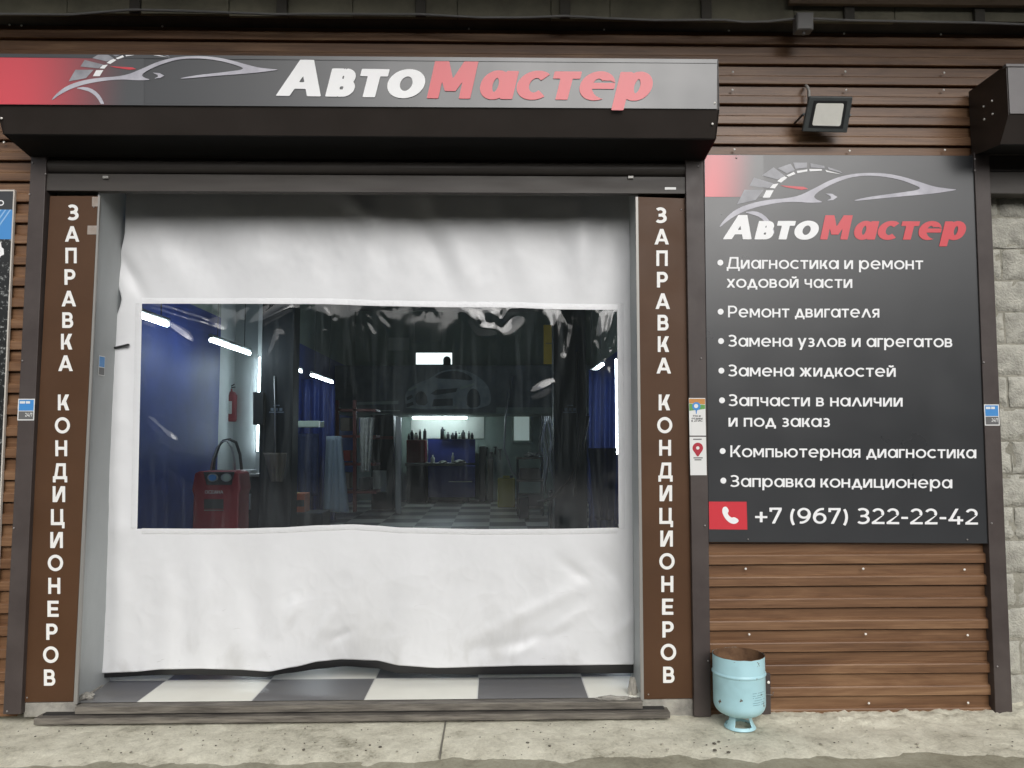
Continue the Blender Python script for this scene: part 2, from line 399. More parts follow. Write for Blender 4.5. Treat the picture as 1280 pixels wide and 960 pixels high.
# ------------------------------------------------------------------ mesh helpers
class MB:
    """collects shapes and links them as ONE mesh object"""
    def __init__(self): self.bm = bmesh.new()
    def face(self, pts):
        return self.bm.faces.new([self.bm.verts.new(p) for p in pts])
    def hexa(self, f, b):
        """prism between two quads given in the same order"""
        vf = [self.bm.verts.new(p) for p in f]; vb = [self.bm.verts.new(p) for p in b]
        n = len(f); fs = [self.bm.faces.new(vf), self.bm.faces.new(vb[::-1])]
        for i in range(n):
            fs.append(self.bm.faces.new((vf[i], vb[i], vb[(i + 1) % n], vf[(i + 1) % n])))
        bmesh.ops.recalc_face_normals(self.bm, faces=fs)
        return vf + vb
    def box(self, x0, x1, y0, y1, z0, z1, bev=0.0, seg=2):
        f = [Vector(p) for p in ((x0, y0, z0), (x1, y0, z0), (x1, y0, z1), (x0, y0, z1))]
        vs = self.hexa(f, [Vector((p.x, y1, p.z)) for p in f])
        if bev:
            es = list({e for v in vs for e in v.link_edges})
            bmesh.ops.bevel(self.bm, geom=es, offset=bev, segments=seg, affect='EDGES', profile=0.5)
        return self
    def slab(self, pix, Yf, Yb, bev=0.0):
        """a board whose front face has these corners in the photograph, at depth Yf, back at Yb"""
        f = [at(px, py, Yf) for px, py in pix]
        vs = self.hexa(f, [Vector((p.x, Yb, p.z)) for p in f])
        if bev:
            es = list({e for v in vs for e in v.link_edges})
            bmesh.ops.bevel(self.bm, geom=es, offset=bev, segments=2, affect='EDGES', profile=0.5)
        return self
    def prof(self, pts, x0, x1):
        """profile of (y, z) points closed and extruded along x"""
        self.hexa([Vector((x0, y, z)) for y, z in pts], [Vector((x1, y, z)) for y, z in pts]); return self
    def tube(self, path, r, n=10, caps=True):
        path = [Vector(p) for p in path]; rings = []
        for i, p in enumerate(path):
            d = (path[min(i + 1, len(path) - 1)] - path[max(i - 1, 0)]).normalized()
            a = Vector((0, 0, 1)) if abs(d.z) < 0.9 else Vector((1, 0, 0))
            u = d.cross(a).normalized(); v = d.cross(u)
            rr = r[i] if isinstance(r, (list, tuple)) else r
            rings.append([self.bm.verts.new(p + (u * math.cos(2 * math.pi * k / n) + v * math.sin(2 * math.pi * k / n)) * rr) for k in range(n)])
        for a, b in zip(rings, rings[1:]):
            for k in range(n):
                f = self.bm.faces.new((a[k], a[(k + 1) % n], b[(k + 1) % n], b[k])); f.smooth = True
        if caps:
            self.bm.faces.new(rings[0][::-1]); self.bm.faces.new(rings[-1])
        return self
    def lathe(self, prof, c, n=48, smooth=True, a0=0.0, a1=2 * math.pi):
        c = Vector(c); full = abs(a1 - a0 - 2 * math.pi) < 1e-6
        cnt = n if full else n + 1
        rings = [[self.bm.verts.new(c + Vector((r * math.cos(a0 + (a1 - a0) * k / n), r * math.sin(a0 + (a1 - a0) * k / n), z))) for k in range(cnt)] for r, z in prof]
        for a, b in zip(rings, rings[1:]):
            for k in range(n):
                f = self.bm.faces.new((a[k], a[(k + 1) % cnt], b[(k + 1) % cnt], b[k])); f.smooth = smooth
        return self
    def ball(self, c, r, sy=1.0, u=8, v=5):
        g = bmesh.ops.create_uvsphere(self.bm, u_segments=u, v_segments=v, radius=r)
        for w in g['verts']: w.co = Vector((w.co.x, w.co.y * sy, w.co.z)) + Vector(c)
        return self
    def build(self, name, material, parent=None, smooth=False):
        me = bpy.data.meshes.new(name)
        bmesh.ops.remove_doubles(self.bm, verts=self.bm.verts, dist=1e-6)
        if smooth:
            for f in self.bm.faces: f.smooth = True
        self.bm.to_mesh(me); self.bm.free()
        me.materials.append(material)
        o = bpy.data.objects.new(name, me); C.objects.link(o)
        if parent is not None:
            o.parent = parent
            if parent.type == 'EMPTY': o.matrix_parent_inverse = Matrix.Translation(parent.location).inverted()
        return o

def thing(name, label, cat, loc=(0, 0, 0), group=None):
    o = bpy.data.objects.new(name, None); C.objects.link(o)
    o.empty_display_size = 0.1; o.location = loc
    o['label'] = label; o['category'] = cat
    if group: o['group'] = group
    return o
def tag(o, label, cat, group=None, kind=None):
    o['label'] = label; o['category'] = cat
    if group: o['group'] = group
    if kind: o['kind'] = kind
    return o
def structure(o, label, cat):
    return tag(o, label, cat, None, 'structure')
def copy_thing(root, shift, label=None):
    r = root.copy(); C.objects.link(r); r.location = root.location + Vector(shift)
    if label: r['label'] = label
    for ch in list(root.children):
        c = ch.copy(); C.objects.link(c); c.parent = r
        for g in ch.children:
            d = g.copy(); C.objects.link(d); d.parent = c
    return r

# ------------------------------------------------------------------ lettering: glyphs drawn as strokes
def sd_poly(P, pts):
    pts = np.array(pts, float); d = np.full(P.shape[:-1], 1e9); ins = np.zeros(P.shape[:-1], bool)
    n = len(pts)
    for i in range(n):
        a, b = pts[i], pts[(i + 1) % n]
        e = b - a; w = P - a
        t = np.clip((w @ e) / max(e @ e, 1e-12), 0, 1)
        q = w - t[..., None] * e
        d = np.minimum(d, (q ** 2).sum(-1))
        c = (a[1] > P[..., 1]) != (b[1] > P[..., 1])
        with np.errstate(divide='ignore', invalid='ignore'):
            xi = (b[0] - a[0]) * (P[..., 1] - a[1]) / (b[1] - a[1]) + a[0]
        ins ^= c & (P[..., 0] < xi)
    return np.where(ins, -1, 1) * np.sqrt(d)
def sd_arc(P, cx, cy, rx, ry, a0, a1, w, wh=None):
    wh = wh or w
    n = 40; t = np.radians(np.linspace(a0, a1, n + 1))
    pts = np.stack([cx + rx * np.cos(t), cy + ry * np.sin(t)], -1)
    d = np.full(P.shape[:-1], 1e9)
    for i in range(n):
        tm = (t[i] + t[i + 1]) / 2; we = math.hypot(w * math.cos(tm), wh * math.sin(tm))
        a, b = pts[i], pts[i + 1]; e = b - a; v = P - a
        k = np.clip((v @ e) / max(e @ e, 1e-12), 0, 1)
        d = np.minimum(d, np.sqrt(((v - k[..., None] * e) ** 2).sum(-1)) - we / 2)
    if abs(a1 - a0) < 359:
        for end, nxt in ((pts[0], pts[1]), (pts[-1], pts[-2])):
            dr = end - nxt; dr = dr / np.hypot(*dr); v = P - end
            near = (v ** 2).sum(-1) < (1.3 * w) ** 2
            d = np.where(near, np.maximum(d, v @ dr), d)
    return d

def glyph(ch, w):
    """shapes of a letter; capitals are 1 high. returns (list of shapes, advance)"""
    S = []
    low = ch.islower() or ch == 'ɑ'
    H = 0.76 if low else 1.0
    k = ch.upper() if ch not in 'аеруд' else ch
    wh = w * (0.92 if w < 0.215 else 0.74)
    def rect(x0, y0, x1, y1): S.append(('p', [(x0, y0), (x1, y0), (x1, y1), (x0, y1)]))
    def poly(*p): S.append(('p', list(p)))
    def arc(cx, cy, rx, ry, a0=0, a1=360): S.append(('a', cx, cy, rx, ry, a0, a1))
    def para(x0, y0, x1, y1, t): poly((x0, y0), (x0 + t, y0), (x1 + t, y1), (x1, y1))
    h = w / 2; o = 0.012
    W = 0.0
    if k == 'О':
        W = (1.06 if not low else 1.04) * H; arc(W / 2, H / 2, W / 2 - h, H / 2 - wh / 2 + o)
    elif k == 'С':
        W = 0.94 * H; r = 0.52 * H; arc(r, H / 2, r - h, H / 2 - wh / 2 + o, 46, 314)
    elif k == 'а':
        W = 0.98 * H + 0.02; r = (W - w * 0.4) / 2; arc(r, H / 2, r - h, H / 2 - wh / 2 + o); rect(W - w, 0, W, H)
    elif k == 'р':
        W = 0.98 * H + 0.02; r = (W - w * 0.4) / 2; arc(W - r, H / 2, r - h, H / 2 - wh / 2 + o); rect(0, -0.27, w, H)
    elif k == 'е':
        W = 1.0 * H; r = W / 2; arc(r, H / 2, r - h, H / 2 - wh / 2 + o, 0, 318); rect(h, H / 2 - wh * 0.42, W - 0.002, H / 2 + wh * 0.42)
    elif k == 'Н':
        W = 0.80 * H + 0.03; rect(0, 0, w, H); rect(W - w, 0, W, H); rect(w, H / 2 - wh / 2, W - w, H / 2 + wh / 2)
    elif k == 'П':
        W = 0.78 * H + 0.03; rect(0, 0, w, H); rect(W - w, 0, W, H); rect(w, H - wh, W - w, H)
    elif k == 'Р':
        W = 0.72; rect(0, 0, w, H); rb = 0.335; cy = 1 - rb; rect(w, 1 - wh, W - rb, 1); rect(w, 1 - 2 * rb, W - rb, 1 - 2 * rb + wh)
        arc(W - rb, cy, rb - h, rb - wh / 2, -90, 90)
    elif k == 'В':
        W = 0.74 * H + 0.02; rect(0, 0, w, H); r1 = (H - (H / 2 - wh / 2)) / 2; r2 = (H / 2 + wh / 2) / 2
        for cy, r, wd in ((H - r1, r1, W - 0.05 * H), (r2, r2, W)):
            rect(w, cy + r - wh, wd - r, cy + r); rect(w, cy - r, wd - r, cy - r + wh); arc(wd - r, cy, r - h, r - wh / 2, -90, 90)
    elif k == 'Ь':
        W = 0.72 * H + 0.02; rect(0, 0, w, H); r = 0.31 * H + 0.02
        rect(w, 2 * r - wh, W - r, 2 * r); rect(w, 0, W - r, wh); arc(W - r, r, r - h, r - wh / 2, -90, 90)
    elif k == 'Ы':
        W = 0.98 * H; Wb = 0.68 * H; rect(0, 0, w, H); r = 0.31 * H + 0.02
        rect(w, 2 * r - wh, Wb - r, 2 * r); rect(w, 0, Wb - r, wh); arc(Wb - r, r, r - h, r - wh / 2, -90, 90); rect(W - w, 0, W, H)
    elif k in 'З3':
        W = 0.70 * H + 0.02; r1 = (H / 2 + wh / 2) / 2; r1u = r1 * 0.97; x1, x2 = 0.33 * H, 0.34 * H
        arc(x1, H - r1u, W - x1 - 0.04 * H - h, r1u - wh / 2 + o, -90, 140); arc(x2, r1, W - x2 - h, r1 - wh / 2 + o, -142, 90)
        rect(0.22 * H, H / 2 - wh / 2, x1 + 0.02, H / 2 + wh / 2)
    elif k == 'К':
        W = 0.80 * H; rect(0, 0, w, H); t = w * 1.3
        para(w * 0.9, H * 0.32, W - t - 0.02, H, t * 1.02); para(W - t, 0, w * 0.9 + 0.10 * H, H * 0.62, t)
    elif k == 'Д' or k == 'д':
        W = 0.98 * H + 0.02; rect(0, 0, W, wh); rect(0, -0.20 * H, w * 0.95, wh); rect(W - w * 0.95, -0.20 * H, W, wh)
        if low:
            t = w * 1.15; mid = W / 2; para(0.06 * H + 0.02, wh * 0.5, mid - t * 0.6, H, t); para(W - 0.06 * H - 0.02 - t, wh * 0.5, mid - t * 0.4, H, t)
        else:
            rect(W - w - 0.10, wh, W - 0.10, H); rect(0.26, H - wh, W - 0.10, H); para(0.10, wh, 0.24, H, w)
    elif k in 'ИЙ':
        W = 0.84 * H + 0.03; rect(0, 0, w, H); rect(W - w, 0, W, H); t = w * 1.25
        poly((w * 0.25, 0), (w * 0.25 + t, 0), (W - w * 0.25, H), (W - w * 0.25 - t, H))
        if k == 'Й': arc(W / 2, H + 0.24, 0.15, 0.13, 195, 345)
    elif k == 'Ц':
        W = 0.92 * H + 0.03; B = W - 0.10 * H; rect(0, 0, w, H); rect(B - w, 0, B, H); rect(w, 0, B - w, wh); rect(B - 0.01, 0, W, wh); rect(W - w * 0.9, -0.20 * H, W, wh)
    elif k == 'Е':
        W = 0.66 * H + 0.02; rect(0, 0, w, H); rect(w, 0, W, wh); rect(w, H - wh, W - 0.01, H); rect(w, H / 2 - wh / 2, W - 0.05, H / 2 + wh / 2)
    elif k == 'Т':
        W = 0.78 * H; rect(0, H - wh, W, H); rect(W / 2 - h, 0, W / 2 + h, H - wh)
    elif k == 'М':
        W = 1.0 * H + 0.04; rect(0, 0, w, H); rect(W - w, 0, W, H); t = w * 1.12; m = 0.20 * H
        poly((w * 0.12, H), (w * 0.12 + t, H), (W / 2 + t * 0.42, m), (W / 2 - t * 0.42, m)); poly((W - w * 0.12, H), (W - w * 0.12 - t, H), (W / 2 - t * 0.42, m), (W / 2 + t * 0.42, m))
    elif k == 'Г':
        W = 0.56 * H + 0.02; rect(0, 0, w, H); rect(w, H - wh, W, H)
    elif k in 'АЛ':
        W = 1.0 * H + 0.02; t = w * 1.14; mid = W / 2
        poly((0, 0), (t, 0), (mid + t * 0.50, H), (mid - t * 0.50, H)); poly((W, 0), (W - t, 0), (mid - t * 0.50, H), (mid + t * 0.50, H))
        if k == 'А':
            yb = 0.20 * H; rect(W * 0.5 - W * 0.36 * 0.78, yb, W * 0.5 + W * 0.36 * 0.78, yb + wh * 0.9)
    elif k == 'Я':
        W = 0.72 * H + 0.02; rect(W - w, 0, W, H); rb = 0.325 * H; rect(rb, H - wh, W - w, H); rect(rb, H - 2 * rb, W - w, H - 2 * rb + wh)
        arc(rb, H - rb, rb - h, rb - wh / 2, 90, 270); para(0.0, 0, W - w * 1.5 - 0.12, H - 2 * rb + wh * 0.5, w * 1.2)
    elif k == 'Ю':
        W = 1.34 * H; rect(0, 0, w, H); r = 0.5 * H; arc(W - r, H / 2, r - h, H / 2 - wh / 2 + o); rect(w, H / 2 - wh / 2, W - 2 * r + h, H / 2 + wh / 2)
    elif k == 'Ж':
        W = 1.22 * H; t = w * 1.3; m = W / 2; rect(m - h, 0, m + h, H)
        for s in (-1, 1):
            for y0, y1 in ((0, 0.60 * H), (H, 0.40 * H)):
                xa = m + s * (m - t / 2); xb = m + s * (h * 0.6)
                poly((xa - t / 2, y0), (xa + t / 2, y0), (xb + t / 2, y1), (xb - t / 2, y1))
    elif k == 'Ч':
        W = 0.74 * H + 0.02; rect(W - w, 0, W, H); r = 0.26 * H; rect(0, H - 0.34 * H, w, H)
        arc(r + 0.02, H * 0.62, r + 0.02 - h, 0.26 * H - wh / 2, 180, 270); rect(r, H * 0.36, W - w, H * 0.36 + wh)
    elif k == 'у':
        W = 0.90 * H; t = w * 1.16; para(W - t, H, 0.17 * H, -0.27, t); poly((0, H), (t, H), (0.5 * W + t * 0.45, 0.06 * H), (0.5 * W - t * 0.55, 0.06 * H))
    elif k == 'Х':
        W = 0.88 * H; t = w * 1.25; para(0, 0, W - t, H, t); para(W - t, 0, 0, H, t)
    elif k == '7':
        W = 0.66; rect(0, 1 - wh, W, 1); poly((0.13, 0), (0.13 + w * 1.12, 0), (W, 1 - wh), (W - w * 1.12, 1 - wh)); rect(0, 1 - wh * 1.9, w * 0.95, 1)
    elif k == '2':
        W = 0.68; rect(0, 0, W, wh); rx, ry = W / 2 - h - 0.01, 0.31 - wh / 2; arc(W / 2 - 0.01, 0.69, rx, ry, -28, 158)
        poly((0.0, wh * 0.9), (w * 1.25, wh * 0.8), (W - 0.02, 0.60), (W - w * 1.15, 0.52))
    elif k == '4':
        W = 0.80; rect(0, 0.20, W, 0.20 + wh); para(0.0, 0.22, 0.38, 1, w * 1.15); rect(0.48, 0, 0.48 + w, 0.52)
    elif k in '96':
        W = 0.72; f = (lambda x, y: (x, y)) if k == '9' else (lambda x, y: (W - x, 1 - y))
        c = f(W / 2 - 0.01, 0.655); arc(c[0], c[1], W / 2 - h - 0.005, 0.345 - wh / 2)
        c = f(0.16, 0.62)
        if k == '9': arc(0.19, 0.60, W - 0.19 - h, 0.60 - wh / 2, -98, 8)
        else: arc(W - 0.19, 0.40, W - 0.19 - h, 0.60 - wh / 2, 82, 188)
    elif k == '+':
        W = 0.66; rect(0, 0.40 - wh / 2, W, 0.40 + wh / 2); rect(W / 2 - h, 0.40 - W / 2, W / 2 + h, 0.40 + W / 2)
    elif k == '-':
        W = 0.36; rect(0, 0.33, W, 0.33 + wh)
    elif k == '(':
        W = 0.28; arc(0.62, 0.42, 0.62 - h, 0.78, 140, 220)
    elif k == ')':
        W = 0.28; arc(W - 0.62, 0.42, 0.62 - h, 0.78, -40, 40)
    elif k == '/':
        W = 0.5; para(0, -0.1, 0.36, 1.05, w)
    else:
        W = 0.30
    return S, W

_cache = {}
def glyph_mesh(ch, w):
    """filled outline of the letter: list of flat polygons, by marching squares with merged runs"""
    key = (ch, round(w, 3))
    if key in _cache: return _cache[key]
    S, W = glyph(ch, w)
    polys = []
    if S:
        g = 1 / 44.0
        xs = np.arange(-0.10, W + 0.14, g); ys = np.arange(-0.44, 1.40, g)
        X, Y = np.meshgrid(xs, ys); P = np.stack([X, Y], -1)
        d = np.full(X.shape, 1e9)
        for s in S:
            d = np.minimum(d, sd_poly(P, s[1]) if s[0] == 'p' else sd_arc(P, *s[1:], w, w * (0.92 if w < 0.215 else 0.74)))
        d = np.where(np.abs(d) < 1e-5, 1e-5, d)
        ins = d < 0
        for j in range(len(ys) - 1):
            i = 0
            while i < len(xs) - 1:
                q = (ins[j, i], ins[j, i + 1], ins[j + 1, i + 1], ins[j + 1, i])
                if all(q):
                    i0 = i
                    while i < len(xs) - 1 and ins[j, i] and ins[j, i + 1] and ins[j + 1, i + 1] and ins[j + 1, i]: i += 1
                    polys.append([(xs[i0], ys[j]), (xs[i], ys[j]), (xs[i], ys[j + 1]), (xs[i0], ys[j + 1])])
                    continue
                if any(q):
                    cs = [(i, j), (i + 1, j), (i + 1, j + 1), (i, j + 1)]; out = []
                    for a in range(4):
                        (i1, j1), (i2, j2) = cs[a], cs[(a + 1) % 4]
                        d1, d2 = d[j1, i1], d[j2, i2]
                        if d1 < 0: out.append((xs[i1], ys[j1]))
                        if (d1 < 0) != (d2 < 0):
                            t = d1 / (d1 - d2); out.append((xs[i1] + t * (xs[i2] - xs[i1]), ys[j1] + t * (ys[j2] - ys[j1])))
                    if len(out) > 2: polys.append(out)
                i += 1
    xx = [p[0] for q in polys for p in q] or [0, W]
    _cache[key] = (polys, W)
    return _cache[key]
KERN = {'г': -0.04, 'Г': -0.05, 'т': -0.02, 'Т': -0.04, 'А': -0.03}
def layout(text, w, gap=0.11, shear=0.0):
    x = 0.0; polys = []
    for ch in text:
        if ch == ' ': x += 0.34; continue
        ps, W = glyph_mesh(ch, w)
        polys += [[(px + x + shear * py, py) for px, py in q] for q in ps]
        tight = 0.6 if ch in 'осауОСАУДдлкКх' else 1.0
        x += W + gap * tight + KERN.get(ch, 0)
    return polys
def text_line(parent, name, text, xl, xr, yl, yr, cap, Y, material, w=0.17, shear=0.0, gap=0.11, sink=0.0):
    polys = layout(text, w, gap, shear)
    us = [p[0] for q in polys for p in q]; u0, u1 = min(us), max(us)
    mb = MB()
    for q in polys:
        pts = []
        for u, v in q:
            t = (u - u0) / (u1 - u0); px = xl + t * (xr - xl); py = yl + t * (yr - yl) - v * cap
            pts.append(at(px, py, Y))
        mb.face(pts)
    return mb.build(name, material, parent)
def flat(pix, Y, clip=None):
    """flat printed shape on the plane y = Y, concave outlines allowed"""
    bm = bmesh.new()
    f = bm.faces.new([bm.verts.new(at(px, py, Y)) for px, py in pix])
    bmesh.ops.triangulate(bm, faces=[f])
    return bm
def print_shapes(parent, name, polys, Y, material, zlim=None):
    mb = MB()
    for k, p in enumerate(polys):
        pts = [at(px, py, Y) for px, py in p]
        if len(p) > 4:
            vs = [mb.bm.verts.new(q) for q in pts]
            for tri in tessellate_polygon([[Vector((a, -b, 0)) for a, b in p]]):
                try: mb.bm.faces.new([vs[i] for i in tri])
                except ValueError: pass
        else:
            mb.face(pts)
    if zlim:
        for z, sgn in ((zlim[0], -1), (zlim[1], 1)):
            g = mb.bm.verts[:] + mb.bm.edges[:] + mb.bm.faces[:]
            bmesh.ops.bisect_plane(mb.bm, geom=g, plane_co=(0, 0, z), plane_no=(0, 0, sgn), clear_outer=True)
    return mb.build(name, material, parent)
def smooth_poly(pts, it=2):
    """Chaikin corner cutting for printed curves"""
    for _ in range(it):
        q = []
        for a, b in zip(pts, pts[1:] + pts[:1]):
            q += [(a[0] * .75 + b[0] * .25, a[1] * .75 + b[1] * .25), (a[0] * .25 + b[0] * .75, a[1] * .25 + b[1] * .75)]
        pts = q
    return pts
def disc(cx, cy, r, n=20, ry=None):
    return [(cx + r * math.cos(2 * math.pi * i / n), cy + (ry or r) * math.sin(2 * math.pi * i / n)) for i in range(n)]

# ------------------------------------------------------------------ ground
WALL_Y = 0.030                                  # raised faces of the cladding
KERB_Z = -0.092
mb = MB()
mb.face([(-300, -300, -0.1085), (300, -300, -0.1085), (300, 300, -0.1085), (-300, 300, -0.1085)])
structure(mb.build('ground', M['ground']), 'dark damp ground in front of the garage', 'ground')

mb = MB()
mb.face([(-300, -300, -0.1045), (300, -300, -0.1045), (300, -1.3, -0.1045), (-300, -1.3, -0.1045)])
structure(mb.build('added_asphalt', mat('added_dark_asphalt', (0.030, 0.031, 0.032), 0.5, 0, (0.055, 0.056, 0.057), 3, detail=10, bump=0.4, bscale=120)), 'added dark asphalt out of view that darkens the window reflections', 'added_asphalt')  # added unseen sheet, darkens what the clear window reflects
def added_tree_screen():  # added unseen trees, block the low sky from the window's reflection
    mb = MB(); nx = 160; rows = []
    for i in range(nx + 1):
        x = -70 + 140 * i / nx; row = []
        for j in range(15):
            a = math.pi * j / 14
            h = 8.6 + 1.3 * noise.noise(Vector((x * 0.13, 0, 0))) + 0.9 * noise.noise(Vector((x * 0.5, j, 0)))
            p = Vector((x, -34 - 2.6 * math.cos(a), -0.2 + h * math.sin(a) ** 0.6))
            q = Vector((noise.noise(p * 0.9), noise.noise(p * 0.9 + Vector((7, 0, 0))), noise.noise(p * 0.9 + Vector((0, 7, 0))))) * 0.9
            row.append(mb.bm.verts.new(p + (q if 0 < j < 14 else Vector())))
        rows.append(row)
    for a, b in zip(rows, rows[1:]):
        for j in range(14): mb.bm.faces.new((a[j], a[j + 1], b[j + 1], b[j]))
    o = mb.build('added_tree_screen', mat('dark_foliage_mass', (0.025, 0.032, 0.016), 0.9, 0, (0.06, 0.07, 0.035), 1.5, detail=8, bump=0.8, bscale=6))
    tag(o, 'added dark tree line out of view that darkens the window reflections', 'trees', None, 'stuff')
added_tree_screen()

def pavement():
    mb = MB(); nx, ny = 420, 46
    x0, x1, y0, y1 = -4.2, 4.6, -0.66, 0.16
    vs = []
    for j in range(ny + 1):
        row = []
        for i in range(nx + 1):
            x = x0 + (x1 - x0) * i / nx; y = y0 + (y1 - y0) * j / ny
            p = Vector((x, y, 0))
            e = noise.noise(Vector((x * 2.2, y * 2, 0))) * 0.07 + noise.noise(Vector((x * 8, y * 8, 0))) * 0.05 + noise.noise(Vector((x * 25, y * 25, 3))) * 0.02
            t = min(1, max(0, (y + 0.60 + e) / 0.30)); t = t * t * (3 - 2 * t)
            z = -0.122 + (KERB_Z + 0.122) * t
            z += t * (noise.noise(p * 6) * 0.005 + noise.noise(p * 22) * 0.0035 + noise.noise(p * 60) * 0.0015)
            if x > 1.05:                        # crumbled mortar heaped against the cladding
                k = min(1, (x - 1.05) / 0.25) * max(0, min(1, (y + 0.13 + 0.06 * noise.noise(p * 5)) / 0.09))
                z += k * (0.016 + 0.016 * noise.noise(p * 26) + 0.010 * noise.noise(p * 70))
            row.append(mb.bm.verts.new((x, y, z)))
        vs.append(row)
    for j in range(ny):
        for i in range(nx):
            f = mb.bm.faces.new((vs[j][i], vs[j][i + 1], vs[j + 1][i + 1], vs[j + 1][i])); f.smooth = True
    o = mb.build('pavement', M['concrete'])
    structure(o, 'pale rough concrete strip along the foot of the wall', 'pavement')
    # the straight joint in the slab
    xj = at_z(555, 915, KERB_Z).x
    m2 = MB(); m2.box(xj - 0.004, xj + 0.004, -0.44, -0.02, KERB_Z - 0.02, KERB_Z + 0.0055)
    structure(m2.build('pavement_joint', mat('joint_filler', (0.17, 0.16, 0.13), 0.9)), 'straight joint across the concrete strip', 'joint')
pavement()

# ------------------------------------------------------------------ cladding
z_a = at(1060, 181, WALL_Y).z                   # lower edges of raised bands, high and low on the wall
z_b = at(1060, 705, WALL_Y).z
N_B = round((z_a - z_b) / 0.1165)
PITCH = (z_a - z_b) / N_B
def cladding_sheet(x0, x1, z0, z1):
    """horizontal profiled metal boards; raised and sunk bands"""
    mb = MB()
    n0 = math.floor((z0 - z_b) / PITCH) - 1; n1 = math.ceil((z1 - z_b) / PITCH) + 1
    dep = 0.020
    prof = []
    for n in range(n0, n1):
        z = z_b + n * PITCH
        prof += [(WALL_Y + dep, z - 0.0075), (WALL_Y + dep + 0.007, z - 0.0065), (WALL_Y + dep + 0.007, z + 0.0008), (WALL_Y, z + 0.0012), (WALL_Y - 0.001, z + 0.004), (WALL_Y, z + 0.045 * PITCH / .1165), (WALL_Y + 0.003, z + 0.050 * PITCH / .1165), (WALL_Y + dep, z + 0.059 * PITCH / .1165)]
    xs = np.linspace(x0, x1, max(2, int((x1 - x0) / 0.12)))
    grid = []
    for x in xs:
        grid.append([mb.bm.verts.new((x, y + 0.0015 * noise.noise(Vector((x * 1.3, z * 2, 0))), z + 0.002 * noise.noise(Vector((x * 0.8, z * 0.7, 4))))) for y, z in prof])
    for a, b in zip(grid, grid[1:]):
        for k in range(len(prof) - 1):
            mb.bm.faces.new((a[k], b[k], b[k + 1], a[k + 1]))
    for z, s in ((z0, -1), (z1, 1)):
        g = mb.bm.verts[:] + mb.bm.edges[:] + mb.bm.faces[:]
        bmesh.ops.bisect_plane(mb.bm, geom=g, plane_co=(0, 0, z), plane_no=(0, 0, s), clear_outer=True)
    return mb
def screws(parent, pix, Y, r=0.0062, m='screw'):
    first = None
    for px, py in pix:
        c = at(px, py, Y)
        if first is None:
            mb = MB(); mb.lathe([(0.0001, 0.0045), (0.6, 0.004), (1, 0.002), (1, 0)], (0, 0, 0), 10)
            for v in mb.bm.verts:
                x, y, z = v.co; v.co = (x * r, -z, y * r)
            o = first = mb.build('screw', M[m], parent); o.location = c
        else:
            o = first.copy(); C.objects.link(o); o.location = c
ROOF_Z = at(640, 14, WALL_Y).z
xl_post0 = at(38, 200, 0).x; xr_post1 = at(881, 300, 0).x; far_post = at(1222, 300, 0).x
wall = thing('clad_wall', 'brown wood patterned metal cladding around the garage opening with white screws', 'wall', (1.5, WALL_Y, KERB_Z))
Zlow = KERB_Z - 0.02
cladding_sheet(-3.6, xl_post0 + 0.03, KERB_Z + 0.03, ROOF_Z).build('cladding', M['wood'], wall)
cladding_sheet(xr_post1 - 0.03, far_post + 0.02, Zlow, ROOF_Z).build('cladding', M['wood'], wall)
cladding_sheet(xl_post0 + 0.03, xr_post1 - 0.03, at(450, 160, WALL_Y).z, ROOF_Z).build('cladding', M['wood'], wall)
cladding_sheet(far_post + 0.02, 4.6, at(1250, 170, WALL_Y).z, ROOF_Z).build('cladding', M['wood'], wall)
screws(wall, [(916, 90), (1056.5, 89.5), (1180, 91), (915.5, 112.5), (1057.5, 112.5), (1179.5, 112.5), (918, 187), (1062, 188.5), (1181, 187.5),
              (911, 38), (1055, 42), (1176, 43), (203, 33), (395, 31), (586, 36), (755, 37), (12, 31),
              (932, 711), (1079, 711), (1205.5, 712), (936.5, 793), (1082, 792.5), (1209.5, 794), (1086, 879), (1210, 878.5), (5, 178), (27, 32)], WALL_Y - 0.0015)

# backing behind cladding, keeps daylight out of the workshop
mb = MB()
Zt = 4.6
mb.box(-4.4, at(96, 600, 0.05).x - 0.012, 0.34, 0.42, -0.2, Zt)
mb.box(at(801, 600, 0.05).x + 0.012, at(1300, 500, .3).x, 0.34, 0.42, -0.2, Zt)
mb.box(at(96, 600, 0.05).x - 0.012, at(801, 600, 0.05).x + 0.012, 0.345, 0.42, 2.78, Zt)
front_wall_mb = mb

# ------------------------------------------------------------------ door frame
frame = thing('door_frame', 'dark brown steel frame around the wide garage opening', 'door frame', (at(450, 890, 0).x, 0, KERB_Z))
def post(pix, Yf, Yb):
    mb = MB(); mb.slab(pix, Yf, Yb, 0.003); return mb.build('post', M['frame'], frame)
post([(3.5, 893), (26, 893), (58.5, 188), (39, 188)], 0.0, 0.10)
post([(868, 896), (889, 896), (879.5, 186), (856.5, 186)], 0.0, 0.10)
# narrow dark slots between posts and brown panels
mb = MB(); mb.slab([(25, 893), (32, 893), (63, 205), (57, 205)], 0.045, 0.12); mb.build('guide_slot', M['darkgap'], frame)
mb = MB(); mb.slab([(865, 893), (870, 893), (859, 205), (855, 205)], 0.045, 0.12); mb.build('guide_slot', M['darkgap'], frame)
screws(frame, [(41, 192), (41, 203.5), (57, 217.5), (873, 197), (873, 208), (885, 826), (876.5, 448), (881, 657), (17.5, 660), (37, 243), (28, 451), (9, 889)], -0.002, 0.0050, 'screwgrey')

